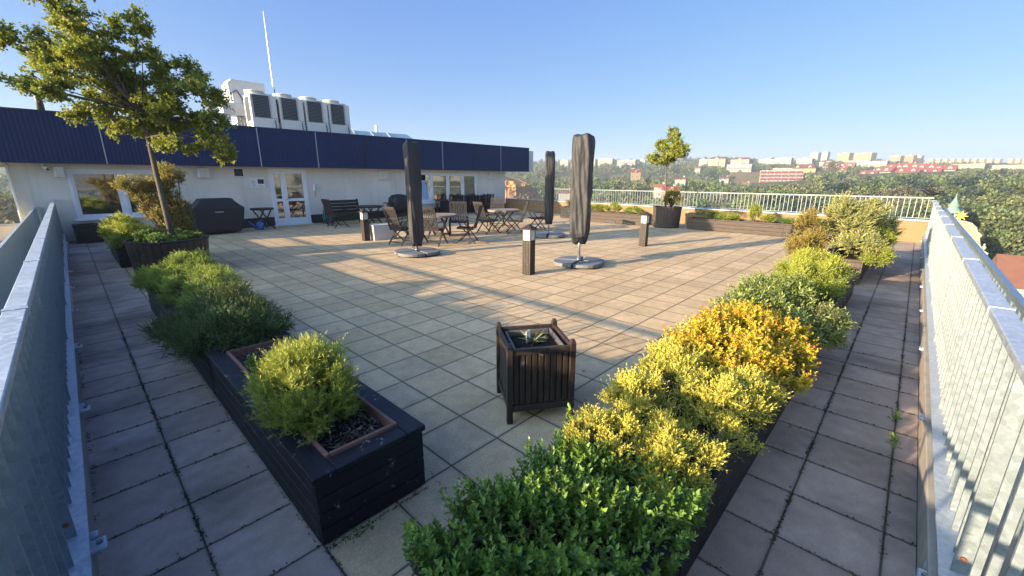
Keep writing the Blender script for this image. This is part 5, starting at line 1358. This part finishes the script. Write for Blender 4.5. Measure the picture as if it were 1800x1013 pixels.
for s in (-1, 1):
    MB().lathe([(.3, 0), (.16, .35), (.36, .8), (.3, 1.0), (.1, 1.2), (.18, 1.4), (.0, 1.6)], (0, s * 3.75, 15.1), 12).build('urn', M['cornice'], CH)
# gilded eight pointed star
mb = MB(); pts = []
for k in range(16):
    a = PI * 2 * k / 16 + .1; q = .95 if k % 2 == 0 else .36; pts.append((q * math.cos(a), q * math.sin(a)))
mb.loft([[(-.12, y, 21.3 + z) for y, z in pts], [(.0, y * 1.05, 21.3 + z * 1.05) for y, z in pts], [(.12, y, 21.3 + z) for y, z in pts]]); mb.tube([(0, 0, 20.2), (0, 0, 20.7)], .07, 8); mb.build('star', M['gold'], CH)
# nave roof and lower wings
mb = MB(); mb.loft([[(.55, -4.6, 14.6), (.55, 4.6, 14.6), (.55, 0, 19.4)], [(26, -4.6, 14.6), (26, 4.6, 14.6), (26, 0, 19.4)]]); mb.build('roof', M['brick_roof'], CH)
MB().box(.55, 26, -4.2, 4.2, 0, 14.58).build('nave_wall', M['yellow'], CH)
mb = MB(); mb.loft([[(-13, -28, 11.6), (4, -28, 11.6), (-4.5, -28, 15.6)], [(-13, -5.0, 11.6), (4, -5.0, 11.6), (-4.5, -5.0, 15.6)]]); mb.build('wing_roof', M['brick_roof'], CH)
MB().box(-12.4, 3.6, -28, -4.4, 0, 11.58).build('wing_wall', M['yellow'], CH)
MB().box(-13.2, -12.42, -28, -4.6, 10.9, 11.55).build('gutter_cornice', M['cornice'], CH)
for q in (-8.5, -13.5, -18.5): 
    wf = MB().box(-12.5, -12.38, q - 1.1, q + 1.1, 7.2, 9.6).build('window', M['hg'], CH); MB().box(-12.53, -12.505, q - .9, q + .9, 7.4, 9.4).build('pane', M['dark'], wf)
# copper lantern tower
LT = thing('lantern_tower', 'green copper lantern turret with a pointed cap beside the gilded star', 'tower', (117, -5.5, -9.0))
MB().lathe([(2.1, 0), (2.0, .8), (1.5, 1.5), (1.15, 2.0)], n=8).build('skirt', M['copper'], LT)
for k in range(8):
    a = 2 * PI * (k + .5) / 8; MB().bar((1.0 * math.cos(a), 1.0 * math.sin(a), 2.0), (1.0 * math.cos(a), 1.0 * math.sin(a), 4.3), .36, .30).build('pillar', M['copper'], LT)
MB().lathe([(.55, 2.0), (.55, 4.3)], n=8).build('core', M['dark'], LT)
MB().lathe([(1.4, 4.3), (1.45, 4.5), (1.2, 4.8), (.8, 5.2), (.72, 5.5), (.9, 5.7), (.55, 6.2), (.3, 6.8), (.1, 7.4), (.0, 8.3)], n=16).build('cap', M['copper'], LT, smooth=True)
MB().box(-2.3, 2.3, -2.3, 2.3, -3, 0).build('base', M['brick_roof'], LT)
KEEP.append((-3, 112, 5, -9, 3)); KEEP.append((-7.5, 105, 5.5, -14, -6.5))

# trees on the slopes
def tree_cards(n, card, seed_lobes, tall):
    c, rr_ = [], []
    Vs, Rs = [], []
    for k in range(seed_lobes):
        a = random.uniform(0, 2 * PI); q = random.uniform(0, .62); z = random.uniform(.34, .86)
        wd = .42 * math.sin(PI * min(.95, z * .95)) + .06 if not tall else .42 * (1.05 - z)
        ctr = np.array([q * wd * math.cos(a) * 1.5, q * wd * math.sin(a) * 1.5, z])
        m_ = n // seed_lobes; u = runit(m_)
        s = (random.uniform(.13, .23) if not tall else .05 + .17 * (1 - z))
        p = ctr + u * s * rng.uniform(.6, 1.0, (m_, 1))
        d = nrm(u + .8 * runit(m_)); Vs.append(leaf_quads(p - d * card * .5, d, runit(m_), card * rng.uniform(.6, 1.3, m_), card * rng.uniform(.4, .9, m_), .1, False))
        Rs.append(np.clip(random.uniform(.1, .75) + rng.normal(0, .14, m_), 0, 1))
    return np.concatenate(Vs), np.concatenate(Rs)
KINDS = [('olive_tree', 'f_olive', 'olive green round tree on the wooded valley slope'), ('green_tree', 'f_green', 'fresh green leafy tree on the wooded valley slope'),
         ('dark_pine', 'f_dark', 'dark bluish pine on the wooded valley slope'), ('bare_tree', 'f_brown', 'brownish thinly leaved tree on the wooded valley slope')]
protos = {}
for nm, mt, lb in KINDS:
    protos[nm] = []
    for v in range(2):
        V, rr_ = tree_cards(2300, .062, 26 if nm != 'dark_pine' else 30, nm == 'dark_pine' and v == 0)
        protos[nm].append((V, rr_, mt, lb))
def blocked(x, y, z, hgt, wid):
    az = math.degrees(math.atan2(y, x)); r_ = math.hypot(x, y)
    for ka, kr, kw, k0, k1 in KEEP:
        if r_ < kr + 6 and abs(az - ka) < kw + wid * .4 / r_ * 57.3:
            e_top = (z + hgt - CAM_Z) / r_; 
            if e_top > (k0 + .3 * (k1 - k0) - CAM_Z) / kr: return True
    return False
cand = []
tries = 0
while len(cand) < 2700 and tries < 60000:
    tries += 1
    az = random.uniform(-13, 49); q = random.random()
    r_ = 100 + 820 * q ** 1.25 if az > 14 else 128 + 760 * q ** 1.35
    x, y = r_ * math.cos(R(az)), r_ * math.sin(R(az)); z = float(ground_z(x, y))
    hgt = random.uniform(5.5, 10) * (1.15 if az < 14 and r_ < 420 else .85 if r_ > 250 else .75)
    k = random.choices((0, 1, 2, 3), (.36, .26, .17, .21) if az > 12 else (.34, .22, .2, .24))[0]
    if k == 2: hgt *= 1.15
    while hgt > 2.6 and blocked(x, y, z, hgt, hgt): hgt *= .75
    if hgt <= 2.6: continue
    cand.append((r_, x, y, z, hgt, k, az))
vis = sorted(cand, key=lambda c: -c[4] / c[0])
near, rest = vis[:290], vis[290:]
first = {}
for r_, x, y, z, hgt, k, az in near:
    nm, mt, lb = KINDS[k]; v = random.randrange(2); V, rr_, _, _ = protos[nm][v]
    if (nm, v) not in first:
        o = quads_mesh(nm, V, LM[mt], None, rr_); first[(nm, v)] = o
        # trunk belongs to the crown mesh's tree
        MB().tube([(0, 0, -.15), (.01, 0, .3), (0, .01, .6)], [.03, .022, .01], 6).build('trunk', M['bark'], o)
        tag(o, lb, 'tree', 'trees on the wooded valley slope')
    else: o = dup(first[(nm, v)])
    o.location = (x, y, z - .1 * hgt); o.rotation_euler = (0, 0, random.uniform(0, 6.28)); sx = hgt * random.uniform(.9, 1.25) * (.8 if nm == 'dark_pine' else 1); o.scale = (sx, sx, hgt * 1.1)
Vs, Rs, Ms = {}, {}, None
for nm, mt, lb in KINDS: Vs[nm] = []; Rs[nm] = []
small = {}
for nm, mt, lb in KINDS: small[nm] = [tree_cards(190, .17, 14, nm == 'dark_pine' and v == 0) for v in range(3)]
# sparse woods elsewhere round the town, so that glass has a horizon to mirror
for _ in range(420):
    az = random.uniform(50, 347); r_ = random.uniform(150, 520); x, y = r_ * math.cos(R(az)), r_ * math.sin(R(az)); rest.append((r_, x, y, float(ground_z(x, y)), random.uniform(7, 13), random.randrange(4), az))
for r_, x, y, z, hgt, k, az in rest:
    nm = KINDS[k][0]; V, rr_ = random.choice(small[nm]); a = random.uniform(0, 6.28); ca, sa = math.cos(a), math.sin(a); s = hgt * random.uniform(.95, 1.35) * (.8 if nm == 'dark_pine' else 1)
    W_ = np.stack([(V[:, 0] * ca - V[:, 1] * sa) * s + x, (V[:, 0] * sa + V[:, 1] * ca) * s + y, V[:, 2] * hgt * 1.1 + z - .1 * hgt], 1)
    Vs[nm].append(W_); Rs[nm].append(np.clip(rr_ + random.uniform(-.12, .12), 0, 1))
nameof = dict(olive_tree='olive_wood', green_tree='green_wood', dark_pine='pine_wood', bare_tree='brown_wood')
for nm, mt, lb in KINDS:
    if Vs[nm]:
        o = quads_mesh(nameof[nm], np.concatenate(Vs[nm]), LM[mt], None, np.concatenate(Rs[nm])); tag(o, {'olive_tree': 'olive green far woodland covering the hillside', 'green_tree': 'fresh green far woodland covering the hillside', 'dark_pine': 'dark far pines scattered over the hillside', 'bare_tree': 'brownish far woodland covering the hillside'}[nm], 'woodland', kind='stuff')
# tall pine standing out before the red roofs
V, rr_ = tree_cards(2600, .05, 30, False)
t = thing('tall_pine', 'tall dark umbrella pine rising above the wood before the maroon roofs', 'tree', (392, 49, -3))
o = quads_mesh('crown', np.stack([V[:, 0] * 12, V[:, 1] * 12, V[:, 2] * 15 + 2], 1), LM['f_brown'], t, rr_)
MB().tube([(0, 0, -4), (.3, .2, 6), (0, 0, 12)], [.45, .35, .15], 8).build('trunk', M['bark'], t)

# ------------------------------------------------------------------ evening haze over the valley
hz = MB().box(-420, 1150, -620, 760, -60, 62).build('haze', M['ground']); hz.data.materials.clear()
hm = bpy.data.materials.new('thin evening haze'); hm.use_nodes = True; hm.node_tree.nodes.clear()
ho = hm.node_tree.nodes.new('ShaderNodeOutputMaterial'); pv = hm.node_tree.nodes.new('ShaderNodeVolumePrincipled')
pv.inputs['Color'].default_value = (.80, .88, 1.0, 1); pv.inputs['Density'].default_value = .00048; pv.inputs['Anisotropy'].default_value = .2
hm.node_tree.links.new(pv.outputs[0], ho.inputs['Volume']); hz.data.materials.append(hm); tag(hz, kind='stuff')
